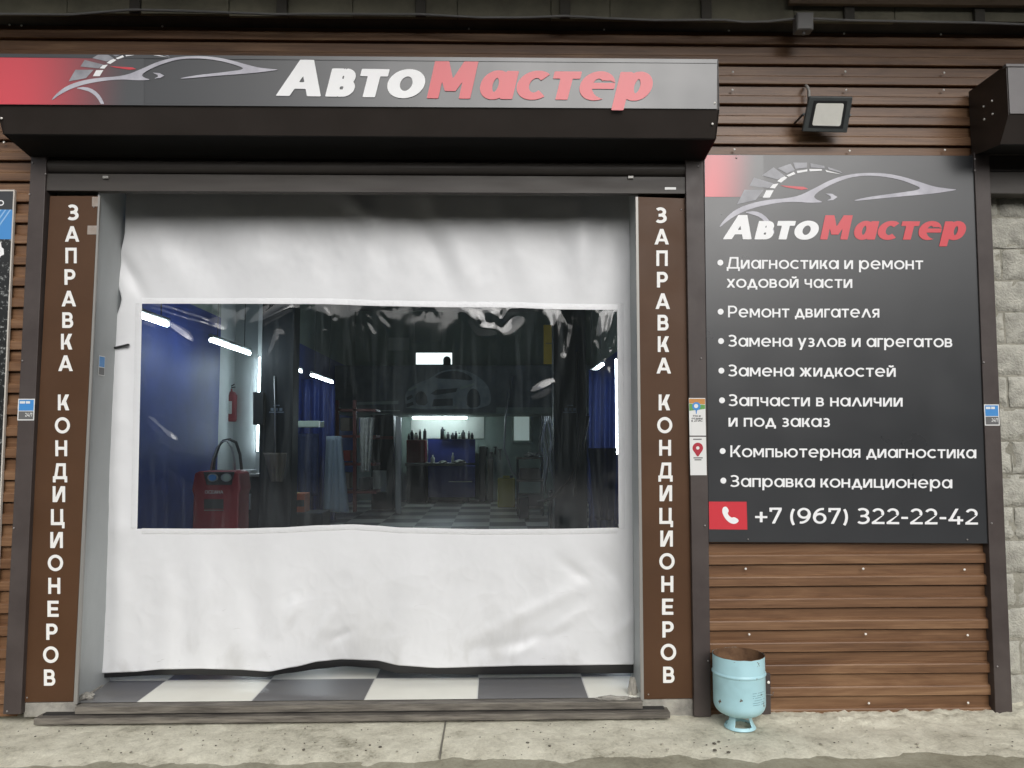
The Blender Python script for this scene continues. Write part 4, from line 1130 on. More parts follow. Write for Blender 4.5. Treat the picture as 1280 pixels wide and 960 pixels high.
def curtain():
    us = [('L', t) for t in np.linspace(0, 1, 15)[:-1]] + [('W', t) for t in np.linspace(0, 1, 331)] + [('R', t) for t in np.linspace(0, 1, 9)[1:]]
    vs = [('T', t) for t in np.linspace(0, 1, 71)[:-1]] + [('W', t) for t in np.linspace(0, 1, 161)] + [('B', t) for t in np.linspace(0, 1, 101)[1:]]
    def pos(u, v):
        # first guess of x to read heights along the borders, then place
        gx = {'L': 140 + 35 * u[1], 'W': 174 + 599 * u[1], 'R': 773 + 21 * u[1]}[u[0]]
        for _ in range(2):
            yt, yb, yh = interp(WTOP, gx), interp(WBOT, gx), interp(HEM, gx)
            y = {'T': 222 + (yt - 222) * v[1], 'W': yt + (yb - yt) * v[1], 'B': yb + (yh - yb) * v[1]}[v[0]]
            xl, xr = interp(XL, y), interp(XR, y); yc = min(661, max(379, y))
            wl, wr = WL(yc), WR(yc)
            gx = {'L': xl + (wl - xl) * u[1], 'W': wl + (wr - wl) * u[1], 'R': wr + (xr - wr) * u[1]}[u[0]]
        return gx, y
    mb, wb = MB(), MB()
    P, V, Wv = {}, {}, {}
    for j, v in enumerate(vs):
        for i, u in enumerate(us):
            x, y = pos(u, v); P[i, j] = (x, y)
    i0, i1 = 14, 14 + 330; j0, j1 = 70, 70 + 160
    def ease(x, y):
        k = min((x - 176) / 60.0, (772 - x) / 40.0, (y - 384) / 45.0, (660 - y) / 60.0)
        k = max(0.0, min(1.0, k)); return k * k * (3 - 2 * k)
    def vert(i, j):
        if (i, j) not in V:
            x, y = P[i, j]; V[i, j] = mb.bm.verts.new(at(x, y, YC + sheet_disp(x, y)))
        return V[i, j]
    def wvert(i, j):
        if (i, j) not in Wv:
            x, y = P[i, j]
            edge = min(1, min(i - i0, i1 - i, (j - j0) * 1.5, (j1 - j) * 1.5) / 5.0) if (i0 < i < i1 and j0 < j < j1) else 0
            Wv[i, j] = wb.bm.verts.new(at(x, y, YC + sheet_disp(x, y) * (1 - 0.8 * min(1, ease(x, y))) + film_disp(x, y) * edge))
        return Wv[i, j]
    for j in range(len(vs) - 1):
        for i in range(len(us) - 1):
            if i0 <= i < i1 and j0 <= j < j1:
                f = wb.bm.faces.new((wvert(i, j), wvert(i, j + 1), wvert(i + 1, j + 1), wvert(i + 1, j)))
            else:
                f = mb.bm.faces.new((vert(i, j), vert(i, j + 1), vert(i + 1, j + 1), vert(i + 1, j)))
            f.smooth = True
    t = thing('curtain', 'white plastic garage curtain with a wide clear window hanging in the opening', 'curtain', (at(450, 840, YC).x, YC, at(450, 840, YC).z))
    o = mb.build('sheet', M['curtain'], t)
    so = o.modifiers.new('thick', 'SOLIDIFY'); so.thickness = 0.0025; so.offset = -1
    wb.build('window_film', M['pvc'], t)
    # welded border round the clear film
    def strip(path, wpx, off):
        m2 = MB(); prev = None
        for (x, y, nx, ny) in path:
            d = YC + sheet_disp(x, y) - 0.0025
            a = at(x, y, d); b = at(x + nx * wpx, y + ny * wpx, YC + sheet_disp(x + nx * wpx, y + ny * wpx) - 0.0035 - 0.0012 * noise.noise(Vector((x / 4, y / 4, 1))))
            c = at(x + nx * (wpx + 1.5), y + ny * (wpx + 1.5), YC + sheet_disp(x + nx * wpx, y + ny * wpx) + 0.001)
            cur = [m2.bm.verts.new(q) for q in (a, b, c)]
            if prev:
                for k in range(2): m2.bm.faces.new((prev[k], prev[k + 1], cur[k + 1], cur[k]))
            prev = cur
        return m2
    xs = np.linspace(177, 772, 150)
    strip([(x, interp(WTOP, x) + 0.6, 0, -1) for x in xs], 6, 0).build('seam', M['seam'], t, True)
    strip([(x, interp(WBOT, x) - 0.6, 0, 1) for x in xs], 6, 0).build('seam', M['seam'], t, True)
    ys = np.linspace(379, 660, 80)
    strip([(WL(y) + 0.6, y, -1, 0) for y in ys], 7, 0).build('seam', M['seam'], t, True)
    strip([(WR(y) - 0.6, y, 1, 0) for y in ys], 7, 0).build('seam', M['seam'], t, True)
    FLAP = [(122, 847), (200, 843.5), (250, 843), (330, 846), (360, 841), (400, 835.5), (432, 832.5), (470, 835), (500, 841.5), (600, 843), (793, 841)]
    m2 = MB(); prev = None
    for x in np.linspace(121, 794, 160):
        hy = interp(HEM, x); a = at(x, hy - 22, YC + 0.02 + sheet_disp(x, hy - 22)); b = at(x, interp(FLAP, x), YC + 0.03 + 0.6 * sheet_disp(x, hy))
        cur = [m2.bm.verts.new(a), m2.bm.verts.new(b)]
        if prev: m2.bm.faces.new((prev[0], prev[1], cur[1], cur[0]))
        prev = cur
    fo = m2.build('hem_flap', mat('dark_grey_rubber', (0.030, 0.030, 0.031), 0.55), t, True)
    so = fo.modifiers.new('thick', 'SOLIDIFY'); so.thickness = 0.004; so.offset = 1
    # the small black slit left of the window
    m2 = MB(); m2.slab([(141, 436), (160, 431.5), (160, 429.5), (141, 434)], YC - 0.03, YC - 0.012); m2.build('strap_loop', M['black'], t)
    return t
curtain()

# ------------------------------------------------------------------ stickers
def sticker_247(label, x0, y0, x1, y1, skew, Y):
    t = thing('sticker', label, 'sticker', tuple(at(x0, y1, Y)), 'blue and grey round the clock stickers')
    q = lambda a, b, c, d: [(a + skew * (d - y0) / (y1 - y0), d), (c + skew * (d - y0) / (y1 - y0), d), (c + skew * (b - y0) / (y1 - y0), b), (a + skew * (b - y0) / (y1 - y0), b)]
    h = y1 - y0; w = x1 - x0
    mb = MB(); mb.slab(q(x0, y0, x1, y1), Y, Y + 0.001); mb.build('backing', M['paper'], t)
    print_shapes(t, 'blue_field', [q(x0 + 1.2, y0 + 1.2, x1 - 1.2, y0 + h * 0.55)], Y - 0.0006, M['stickblue'])
    print_shapes(t, 'grey_field', [q(x0 + 1.2, y0 + h * 0.58, x1 - 1.2, y1 - 1.4)], Y - 0.0006, M['stickgrey'])
    print_shapes(t, 'print_bar', [q(x0 + 2.2, y0 + h * 0.11, x0 + w * 0.42, y0 + h * 0.22), q(x0 + w * 0.47, y0 + h * 0.11, x0 + w * 0.72, y0 + h * 0.22)], Y - 0.0009, M['paper'])
    sk = skew * 0.8
    text_line(t, 'lettering', '24/7', x0 + w * 0.46 + sk, x1 - 2.2 + sk, y0 + h * 0.82, y0 + h * 0.82, h * 0.17, Y - 0.0009, M['paper'], 0.2)
sticker_247('blue and grey 24/7 sticker on the left door post', 22.8, 498.5, 43.6, 525.5, -1.2, -0.0025)
sticker_247('blue and grey 24/7 sticker on the post by the block wall', 1230, 505.5, 1248.6, 532, 1.2, -0.0025)
# the one on the jamb face lies along the depth of the opening
def jamb_sticker():
    t = thing('sticker', 'small blue and grey sticker on the inside of the left jamb', 'sticker', (jlx(457) + 0.004, 0.1, at(127, 470, 0.1).z), 'blue and grey round the clock stickers')
    x = jlx(457) + 0.0045
    def dep(px): # depth on the jamb plane seen at this column
        d = ray(px, 457); return CAM.y + d.y * ((x - CAM.x) / d.x)
    ya, yb = dep(123.2), dep(130.8)
    zA, zB = at(127, 445, (ya + yb) / 2).z, at(127, 469.5, (ya + yb) / 2).z
    mb = MB(); mb.box(x, x + 0.001, ya, yb, zB, zA); mb.build('backing', M['paper'], t)
    zc = zA + (zB - zA) * 0.56
    mb = MB(); mb.box(x + 0.0012, x + 0.0016, ya + 0.004, yb - 0.004, zc, zA - 0.004); mb.build('blue_field', M['stickblue'], t)
    mb = MB(); mb.box(x + 0.0012, x + 0.0016, ya + 0.004, yb - 0.004, zB + 0.004, zc - 0.004); mb.build('grey_field', M['stickgrey'], t)
jamb_sticker()
def review_sticker(label, x0, y0, x1, y1, kind):
    Y = -0.0025
    t = thing('review_sticker', label, 'sticker', tuple(at(x0, y1, Y)), 'white map pin stickers on the right door post')
    w, h = x1 - x0, y1 - y0
    mb = MB(); mb.slab([(x0 + 1, y1), (x1 + 1, y1), (x1, y0), (x0, y0)], Y, Y + 0.001); mb.build('backing', M['paper'], t)
    if kind == 'blue':
        print_shapes(t, 'colour_band', [[(x0 + 0.4, y0 + h * .14), (x1 - 0.2, y0 + h * .17), (x1 - 0.2, y0 + 1), (x0 + 0.4, y0 + 1)]], Y - 0.0005, M['orange'])
        print_shapes(t, 'colour_band', [[(x0 + 0.6, y0 + h * .34), (x1 - 0.1, y0 + h * .29), (x1 - 0.2, y0 + h * .18), (x0 + 0.5, y0 + h * .15)]], Y - 0.0005, M['green'])
        cx, cy = x0 + w * .46, y0 + h * .22
        print_shapes(t, 'map_pin', [disc(cx, cy, 5.2, 20), [(cx - 1, cy + 4), (cx + 1, cy + 4), (cx + 0.5, cy + 9.5), (cx - 0.5, cy + 9.5)]], Y - 0.0009, M['stickblue'])
        print_shapes(t, 'pin_centre', [disc(cx - 0.3, cy - 0.3, 2.6, 16)], Y - 0.0012, M['paper'])
        for s, a, b, yy in (('Наши', .26, .72, .50), ('отзывы', .18, .84, .565), ('в 2ГИС', .16, .84, .63)):
            text_line(t, 'lettering', s, x0 + w * a, x0 + w * b, y0 + h * yy, y0 + h * yy, 2.5, Y - 0.0009, M['ink'], 0.18)
    else:
        cx, cy = x0 + w * .5, y0 + h * .29
        pin = [(cx + 6.6 * math.cos(a), cy + 6.6 * math.sin(a)) for a in np.radians(np.linspace(150, 390, 20))] + [(cx + 0.8, cy + 10.5), (cx - 0.8, cy + 10.5)]
        print_shapes(t, 'map_pin', [pin], Y - 0.0009, M['pinred'])
        print_shapes(t, 'pin_centre', [disc(cx, cy, 2.1, 16)], Y - 0.0012, M['paper'])
        print_shapes(t, 'print_bar', [[(x0 + w * a, y0 + h * c + 1.3), (x0 + w * b, y0 + h * c + 1.3), (x0 + w * b, y0 + h * c), (x0 + w * a, y0 + h * c)] for a, b, c in ((.22, .74, .05), (.24, .80, .535), (.30, .72, .585))], Y - 0.0009, M['stickgrey'])
review_sticker('white sticker with a blue map pin under orange and green bands', 861, 497.5, 881.5, 544.5, 'blue')
review_sticker('white sticker with a dark red map pin', 862, 546, 882.5, 594, 'red')

# ------------------------------------------------------------------ poster at the left edge
def poster():
    Y = WALL_Y - 0.02
    t = thing('poster_board', 'black poster board with a blue striped band cut off by the left edge', 'poster', tuple(at(0, 640, Y)))
    rx = lambda y: interp([(236, 18.2), (700, -2.5)], y) if y < 700 else -3
    rx = lambda y: 18.2 + (y - 237) * (-20.5 / 463)
    def q(xl0, y0, inset, y1): return [(xl0, y1), (rx(y1) - inset, y1), (rx(y0) - inset, y0), (xl0, y0)]
    mb = MB(); mb.slab(q(-110, 237, 0, 860), Y, WALL_Y - 0.002, 0.001); mb.build('board', mat('poster_border', (0.62, 0.58, 0.52), 0.4), t)
    print_shapes(t, 'black_field', [q(-109, 239, 1.6, 858)], Y - 0.0008, mat('poster_black_speckled_print', (0.012, 0.013, 0.013), 0.35, 0, (0.35, 0.36, 0.35), 60, detail=3, ramp=(0.55, 0.70)))
    print_shapes(t, 'heading_field', [q(-109, 239, 1.6, 262)], Y - 0.0012, M['sign'])
    print_shapes(t, 'blue_band', [q(-109, 262, 1.6, 299)], Y - 0.0014, M['stickblue'])
    st = []
    for k in range(-14, 4):
        a = 6 * k
        st.append([(a - 2, 299), (a, 299), (a + 26, 262), (a + 24, 262)])
    lim = []
    for s in st:
        if max(p[0] for p in s) < 15: lim.append(s)
    print_shapes(t, 'light_stripe', lim, Y - 0.0018, mat('pale_blue_print', (0.30, 0.50, 0.75), 0.4))
    ring = [disc(1.5, 253.5, 4, 20)]
    text_line(t, 'lettering', 'о', -3, 5, 257, 257, 9.0, Y - 0.0016, M['white'], 0.15)
    print_shapes(t, 'torn_shape', [[(-20, 330), (-2, 326), (1, 320), (5, 318), (4.5, 311), (2, 309), (1, 303), (-4, 300.5), (-20, 300.5)]], Y - 0.0018, M['white'])
    print_shapes(t, 'dark_shape', [[(-20, 325), (-4, 321), (0, 314), (-4, 305), (-20, 303)]], Y - 0.0022, M['ink'])
poster()

# ------------------------------------------------------------------ floodlight
def chip_material():
    m = M['cyan']; nt = m.node_tree; b = nt.nodes['Principled BSDF']
    src = b.inputs['Base Color'].links[0].from_socket
    tc = nt.nodes.new('ShaderNodeTexCoord')
    n = nt.nodes.new('ShaderNodeTexNoise'); n.inputs['Scale'].default_value = 34; n.inputs['Detail'].default_value = 6
    nt.links.new(tc.outputs['Object'], n.inputs['Vector'])
    r = nt.nodes.new('ShaderNodeMapRange'); r.inputs[1].default_value = 0.68; r.inputs[2].default_value = 0.71
    nt.links.new(n.outputs['Fac'], r.inputs[0])
    n2 = nt.nodes.new('ShaderNodeTexNoise'); n2.inputs['Scale'].default_value = 6; n2.inputs['Detail'].default_value = 7
    nt.links.new(tc.outputs['Object'], n2.inputs['Vector'])
    r2 = nt.nodes.new('ShaderNodeMapRange'); r2.inputs[1].default_value = 0.5; r2.inputs[2].default_value = 0.75; r2.inputs[4].default_value = 0.35
    nt.links.new(n2.outputs['Fac'], r2.inputs[0])
    a = nt.nodes.new('ShaderNodeMix'); a.data_type = 'RGBA'; nt.links.new(r2.outputs[0], a.inputs[0]); nt.links.new(src, a.inputs[6]); a.inputs[7].default_value = (0.28, 0.42, 0.44, 1)
    c = nt.nodes.new('ShaderNodeMix'); c.data_type = 'RGBA'; nt.links.new(r.outputs[0], c.inputs[0]); nt.links.new(a.outputs[2], c.inputs[6]); c.inputs[7].default_value = (0.10, 0.055, 0.03, 1)
    nt.links.new(c.outputs[2], b.inputs['Base Color'])
chip_material()
def floodlight():
    t = thing('floodlight', 'square dark grey floodlight mounted on the cladding above the service board', 'floodlight', tuple(at(1034, 165, 0)))
    Yt_, Yb_ = -0.150, -0.060
    q = [(1003, 164.5), (1059, 166), (1066.5, 121), (1012, 120.5)]
    Ys_ = [Yb_, Yb_, Yt_, Yt_]
    front = [at(px, py, yy) for (px, py), yy in zip(q, Ys_)]
    n = (front[1] - front[0]).cross(front[3] - front[0]).normalized()
    if n.y > 0: n = -n
    def inset(pts, k):
        c = sum(pts, Vector()) / 4
        return [c + (p - c) * k for p in pts]
    mb = MB()
    rim = inset(front, 1.0)
    vs = mb.hexa([p for p in rim], [p - n * 0.022 for p in rim])
    bmesh.ops.bevel(mb.bm, geom=list({e for v in vs for e in v.link_edges}), offset=0.005, segments=2, affect='EDGES', profile=0.5)
    mb.build('housing', M['lampgrey'], t)
    mb = MB(); mb.hexa(inset([p - n * 0.022 for p in front], 0.86), inset([p - n * 0.045 for p in front], 0.74))
    c0 = sum(front, Vector()) / 4 - n * 0.045; ux = (front[1] - front[0]).normalized(); uz = (front[3] - front[0]).normalized()
    for k in range(-4, 5):
        a = c0 + ux * (k * 0.02); mb.hexa([a - uz * .06 - ux * .002, a - uz * .06 + ux * .002, a + uz * .06 + ux * .002, a + uz * .06 - ux * .002], [p - n * 0.018 for p in (a - uz * .06 - ux * .002, a - uz * .06 + ux * .002, a + uz * .06 + ux * .002, a + uz * .06 - ux * .002)])
    mb.build('heat_sink', M['lampgrey'], t)
    mb = MB(); mb.hexa(inset([p + n * 0.0012 for p in front], 0.77), inset([p - n * 0.004 for p in front], 0.77)); mb.build('reflector_rim', M['black'], t)
    gl = inset([p + n * 0.003 for p in front], 0.63)
    mb = MB(); vs = mb.hexa(gl, [p - n * 0.003 for p in gl])
    es = [e for e in mb.bm.edges if abs((e.verts[0].co - e.verts[1].co).normalized().dot(n)) > 0.9]
    bmesh.ops.bevel(mb.bm, geom=es, offset=0.010, segments=4, affect='EDGES', profile=0.5)
    mb.build('lens', M['glassfront'], t)
    mb = MB()
    for s in (0, 1):
        a = front[s].lerp(front[3 - s], 0.5) - n * 0.012; w = Vector((a.x, WALL_Y - 0.002, a.z + 0.0))
        d = (front[1] - front[0]).normalized() * (0.006 if s else -0.006)
        mb.tube([a + d, a + d * 1.5 + Vector((0, 0.02, 0)), w + d * 1.5], 0.006, 8)
    a = at(1008, 160, WALL_Y - 0.006); b2 = at(1060, 160, WALL_Y - 0.006)
    mb.box(a.x, b2.x, WALL_Y - 0.008, WALL_Y - 0.003, front[0].lerp(front[3], .5).z - 0.012, front[0].lerp(front[3], .5).z + 0.012)
    mb.build('bracket', M['lampgrey'], t)
    mb = MB()
    p = [at(1007, 107, WALL_Y), at(1008, 107.5, WALL_Y - 0.03), at(1010, 109.5, WALL_Y - 0.046), at(1011, 114, WALL_Y - 0.05), at(1011, 127, WALL_Y - 0.05), at(1014, 140, WALL_Y - 0.04)]
    mb.tube(p, 0.0085, 10); mb.build('cable_pipe', M['pipe'], t)
floodlight()

# ------------------------------------------------------------------ eave, conduit, junction box
def eave():
    t = thing('roof_eave', 'old board fascia with dark studs along the roof edge above the cladding', 'roof', (0.5, -0.2, ROOF_Z))
    YE = -0.085
    ze = at(640, 22, YE).z
    L = 1.10
    # boards of the fascia, one behind the other
    mb = MB()
    x = -4.2; k = 0
    while x < 4.6:
        w = random.uniform(0.30, 0.62)
        mb.box(x, x + w - 0.003, YE + random.uniform(0, 0.008), YE + 0.03, ze + random.uniform(-0.004, 0.006), ze + 0.40, 0.002, 1)
        x += w; k += 1
    mb.build('fascia_board', M['roofsheet'], t)
    mb = MB(); mb.box(-4.2, 4.6, YE + 0.031, WALL_Y + 0.06, ze + 0.004, ze + 0.03); mb.build('soffit', M['rafter'], t)
    for px in (-10, 170, 353, 526, 706, 882, 1060, 1222):
        x = at(px, 14, YE).x
        mb = MB(); mb.box(x - 0.028, x + 0.028, YE - 0.020, YE - 0.001, ze - 0.006, ze + 0.39, 0.003); mb.build('stud', M['rafter'], t)
    za = ze + 0.40
    mb = MB(); mb.prof([(0.4, za + 0.15), (-L, za - 0.05), (-L, za - 0.02), (0.4, za + 0.18)], -4.2, 4.6); mb.build('roof_sheet', M['roofsheet'], t)
    xp = at(985, 4, YE - 0.03).x
    mb = MB(); mb.box(xp, 4.6, YE - 0.05, YE - 0.021, at(1100, 5, YE - 0.05).z, at(1100, 5, YE - 0.05).z + 0.06, 0.004); mb.build('edge_plank', mat('brown_plank', (0.12, 0.085, 0.055), 0.8, 0, (0.17, 0.12, 0.08), 6, (0.4, 3, 6)), t)
eave()
pts = [(-40, 17), (0, 17.5), (90, 18.3), (130, 15), (160, 12.5), (175, 12.3), (240, 14), (345, 18), (400, 17.5), (526, 18), (600, 22), (660, 22), (706, 20), (760, 23), (820, 25.5), (880, 25), (905, 25), (930, 27.5), (960, 27), (994, 23.5), (1018, 23.5), (1060, 25.5), (1140, 27), (1222, 28.5), (1290, 31)]
mb = MB(); mb.tube([at(x, y, -0.116 + 0.004 * math.sin(x / 37)) for x, y in pts], 0.0070, 8)
tag(mb.build('conduit', M['conduit']), 'thin grey cable conduit sagging along the wall under the eave', 'conduit')
jb = thing('junction_box', 'small square grey junction box on the conduit under the eave', 'junction box', tuple(at(1006, 36, -0.119)))
mb = MB(); mb.slab([(996, 37), (1017, 37), (1017, 15), (996, 15)], -0.146, -0.086, 0.004); mb.build('body', M['conduit'], jb)
mb = MB(); mb.slab([(997.5, 35.5), (1015.5, 35.5), (1015.5, 16.5), (997.5, 16.5)], -0.152, -0.1455, 0.002); mb.build('lid', M['conduit'], jb)
mb = MB(); mb.tube([at(1004.5, 36, -0.119), at(1004.5, 43.5, -0.119)], 0.009, 10); mb.build('cable_gland', M['conduit'], jb)

# ------------------------------------------------------------------ post and block wall on the right
cp = thing('corner_post', 'dark brown steel corner post between the cladding and the block wall', 'post', tuple(at(1255, 890, 0)))
mb = MB(); mb.slab([(1244.5, 893), (1266, 893), (1236.5, 190), (1217.5, 190)], -0.002, 0.12, 0.003); mb.build('upright', M['frame'], cp)
screws(cp, [(1218.5, 199), (1218.5, 213), (1229.5, 453), (1239.5, 654), (1246.5, 833)], -0.004, 0.0050, 'screwgrey')
lb = thing('roller_shutter', 'rolled up dark shutter bar over the block wall', 'shutter', tuple(at(1262, 240, 0.03)))
mb = MB(); mb.slab([(1236, 242), (1420, 244), (1420, 216), (1235, 214)], 0.02, 0.10, 0.004); mb.build('end_bar', M['lintel'], lb)
mb = MB(); mb.slab([(1235, 213.5), (1420, 215.5), (1420, 170), (1233, 168)], 0.03, 0.10, 0.004); mb.build('slat', M['box'], lb)

def block_wall():
    t = thing('block_wall', 'rough grey block wall filling the opening at the right edge', 'wall', tuple(at(1270, 890, 0.16)))
    Y = 0.13
    x0 = at(1236, 240, Y).x - 0.05
    zt_ = at(1250, 232, Y).z; zb_ = at(1270, 886, Y).z
    n = 16; h = (zt_ - zb_) / n
    mb = MB(); mb.box(x0, 4.6, Y + 0.012, Y + 0.15, zb_, zt_); mb.build('mortar', M['mortar'], t)
    mb = MB()
    for r in range(n):
        off = 0.0 if r % 2 else 0.20
        x = x0 - 0.28 + off
        while x < 4.5:
            a, b = max(x, x0) + 0.006, x + 0.39 - 0.006
            if b > x0 + 0.03:
                nx, nz = max(2, int((b - a) / 0.018)), 9
                z0 = zb_ + r * h + 0.005 + random.uniform(-.002, .002); z1 = zb_ + (r + 1) * h - 0.005 + random.uniform(-.003, .002)
                yo = random.uniform(-0.006, 0.004)
                g = []
                for i in range(nx + 1):
                    row = []
                    for k in range(nz + 1):
                        u, v = i / nx, k / nz
                        px_, pz_ = a + (b - a) * u, z0 + (z1 - z0) * v
                        e = min(u * (b - a), (1 - u) * (b - a), v * (z1 - z0), (1 - v) * (z1 - z0))
                        q = Vector((px_, r, pz_))
                        yy = Y + yo + (0.012 * math.exp(-e / 0.006)) + 0.004 * noise.noise(q * 25) + 0.003 * noise.noise(q * 70)
                        if e < 0.02 and noise.noise(q * 12 + Vector((5, 5, 5))) > 0.28: yy += 0.02
                        jit = 0.004 * noise.noise(q * 30 + Vector((9, 1, 1)))
                        row.append(mb.bm.verts.new((px_ + (jit if e < .003 else 0), yy, pz_ + (jit if e < .003 else 0))))
                    g.append(row)
                for i in range(nx):
                    for k in range(nz):
                        f = mb.bm.faces.new((g[i][k], g[i + 1][k], g[i + 1][k + 1], g[i][k + 1])); f.smooth = True
            x += 0.39
    mb.build('blocks', M['blocks'], t)['kind'] = 'stuff'
    mb = MB(); mb.box(x0, 4.6, Y - 0.02, Y + 0.14, KERB_Z - 0.05, zb_ - 0.002); mb.build('base_strip', M['darkgap'], t)
block_wall()

# ------------------------------------------------------------------ gas bottle turned upside down
def gas_bottle():
    cx = at(923.5, 860, -0.13).x; cy = -0.135
    r = (at(955.2, 850, cy).x - at(892.2, 850, cy).x) / 2
    ztop = at(924, 826.5, cy - r).z; zb = KERB_Z + 0.004
    zmid = at(924, 897.5, cy - 0.05).z
    t = thing('gas_bottle', 'pale blue refrigerant bottle cut open and standing upside down by the wall', 'gas bottle', (cx, cy, KERB_Z))
    H = ztop - zmid
    prof = [(0.0005, zmid)]
    for a in np.linspace(8, 90, 14):
        prof.append((r * math.sin(R(a)) ** 0.62, zmid + 0.068 * (1 - math.cos(R(a)) ** 0.9)))
    zs = zmid + 0.068
    zr = at(924, 849, cy - r).z
    prof += [(r, zr - 0.012), (r + 0.001, zr - 0.008), (r + 0.005, zr - 0.004), (r + 0.005, zr + 0.002), (r + 0.001, zr + 0.006), (r, zr + 0.010), (r, ztop)]
    mb = MB(); mb.lathe(prof, (cx, cy, 0), 64)
    for v in mb.bm.verts:                       # dents and the slanting saw cut
        v.co.x += 0.0015 * noise.noise(v.co * 9); v.co.y += 0.0015 * noise.noise(v.co * 9 + Vector((3, 0, 0)))
        if v.co.z > ztop - 0.002: v.co.z += 0.0025 * noise.noise(Vector((v.co.x * 30, v.co.y * 30, 1)))
    mb.build('body', M['cyan'], t)
    mb = MB(); mb.lathe([(r - 0.003, ztop + 0.001), (r - 0.003, zs), (r * 0.88, zs - 0.03), (r * 0.55, zs - 0.05), (0.001, zs - 0.055)], (cx, cy, 0), 48)
    for v in mb.bm.verts:
        if v.co.z > ztop - 0.002: v.co.z += 0.0025 * noise.noise(Vector((v.co.x * 30, v.co.y * 30, 1)))
    mb.build('inner_lining', M['rust'], t)
    # carrying collar, now the foot: a flared ring with large windows
    mb = MB(); n = 64; z0, z1 = zb, zmid + 0.014
    cols = []
    NZ = 10
    for k in range(n):
        a = 2 * math.pi * k / n
        col = []
        for j in range(NZ + 1):
            tt = j / NZ; rr = 0.076 - 0.026 * tt - 0.006 * math.sin(math.pi * tt)
            col.append(mb.bm.verts.new((cx + rr * math.cos(a), cy + rr * math.sin(a), z0 + (z1 - z0) * tt)))
        cols.append(col)
    for k in range(n):
        a = math.degrees(2 * math.pi * (k + .5) / n)
        for j in range(NZ):
            hole = False
            for c, hw in ((270, 40), (30, 38), (150, 38)):
                if abs((a - c + 180) % 360 - 180) < hw and 2 <= j <= 7: hole = True
            for c in (330, 90, 210):
                if abs((a - c + 180) % 360 - 180) < 12 and j < 10: hole = True if 1 == 0 else hole
            if not hole:
                f = mb.bm.faces.new((cols[k][j], cols[(k + 1) % n][j], cols[(k + 1) % n][j + 1], cols[k][j + 1])); f.smooth = True
    o = mb.build('carry_collar', M['cyan'], t)
    so = o.modifiers.new('thick', 'SOLIDIFY'); so.thickness = 0.006; so.offset = 0
    bv = o.modifiers.new('soft', 'BEVEL'); bv.width = 0.0015; bv.segments = 2
    # printed caution lines on the side
    mb = MB()
    for i, (za, wd) in enumerate(((0.0, .9), (0.012, .95), (0.022, .8), (0.034, 1.0), (0.046, .9), (0.056, 1.0))):
        zz = at(938, 868, cy - r).z - za
        a0, a1 = R(-78), R(-78 + 38 * wd)
        for s in range(10):
            if (s + i) % 7 == 3: continue
            b0, b1 = a0 + (a1 - a0) * s / 10, a0 + (a1 - a0) * (s + 1) / 10
            rr = r + 0.0012 if zz > zs else r + 0.0012
            mb.face([(cx + rr * math.cos(b0), cy + rr * math.sin(b0), zz), (cx + rr * math.cos(b1), cy + rr * math.sin(b1), zz), (cx + rr * math.cos(b1), cy + rr * math.sin(b1), zz + 0.0022), (cx + rr * math.cos(b0), cy + rr * math.sin(b0), zz + 0.0022)])
    mb.build('caution_print', M['inkgrey'], t)
gas_bottle()
hb = thing('wall_bracket', 'small dark metal bracket on the cladding behind the blue bottle', 'bracket', tuple(at(961, 900, 0)))
mb = MB(); mb.slab([(952, 902), (964, 902), (963, 842), (951, 842)], WALL_Y - 0.02, WALL_Y - 0.002, 0.002); mb.build('plate', M['frame'], hb)
screws(hb, [(960.5, 853)], WALL_Y - 0.022, 0.008)
mb = MB(); mb.tube([at(957, 868, WALL_Y - 0.024), at(966, 869, WALL_Y - 0.024), at(966.5, 865, WALL_Y - 0.024)], 0.0025, 6); mb.build('hook', M['screwgrey'], hb)

# ================================================================== inside the workshop
BY = 13.25                                       # rear wall
LX, RX = -3.15, 1.95
room = thing('workshop_interior', 'dim workshop room with blue side walls seen through the clear curtain window', 'room', (-0.6, 6, 0))
front_wall_mb.build('front_wall', M['darkwall'], room)
D0 = CAM.y
mb = MB(); mb.box(LX - 0.1, LX, 0.42, 4.75, 0, 2.75); mb.build('side_wall', M['bluewall'], room)
mb = MB(); mb.box(LX - 0.1, LX, 0.42, 4.75, 2.7515, 4.35); mb.build('side_wall', M['darkwall'], room)
mb = MB(); mb.box(LX - 0.1, LX, 4.7515, 7.6, 0, 4.35); mb.build('side_wall', M['greywall'], room)
mb = MB(); mb.box(LX - 0.1, LX, 7.6015, BY, 0, 2.9); mb.build('side_wall', M['bluewall'], room)
mb = MB(); mb.box(LX - 0.1, LX, 7.6015, BY, 2.9015, 4.35); mb.build('side_wall', M['darkwall'], room)
mb = MB(); mb.box(RX, RX + 0.1, 0.42, BY, 0, 2.75); mb.build('side_wall', M['bluewall'], room)
mb = MB(); mb.box(RX, RX + 0.1, 0.42, BY, 2.7515, 4.35); mb.build('side_wall', M['darkwall'], room)
mb = MB(); mb.box(LX - 0.1, RX + 0.1, BY, BY + 0.1, 0, 4.35); mb.build('rear_wall', mat('green_grey_rear_wall', (0.36, 0.45, 0.39), 0.7, 0, (0.42, 0.52, 0.46), 2), room)
mb = MB(); mb.box(LX - 0.1, RX + 0.1, 0.42, BY + 0.1, 4.3515, 4.45); mb.build('ceiling', M['ceiling'], room)
mb = MB()
for yy in (2.5, 5.0, 7.5, 10.0, 12.4): mb.box(LX, RX, yy - 0.08, yy + 0.08, 4.12, 4.35)
mb.build('ceiling_beam', M['ceiling'], room)

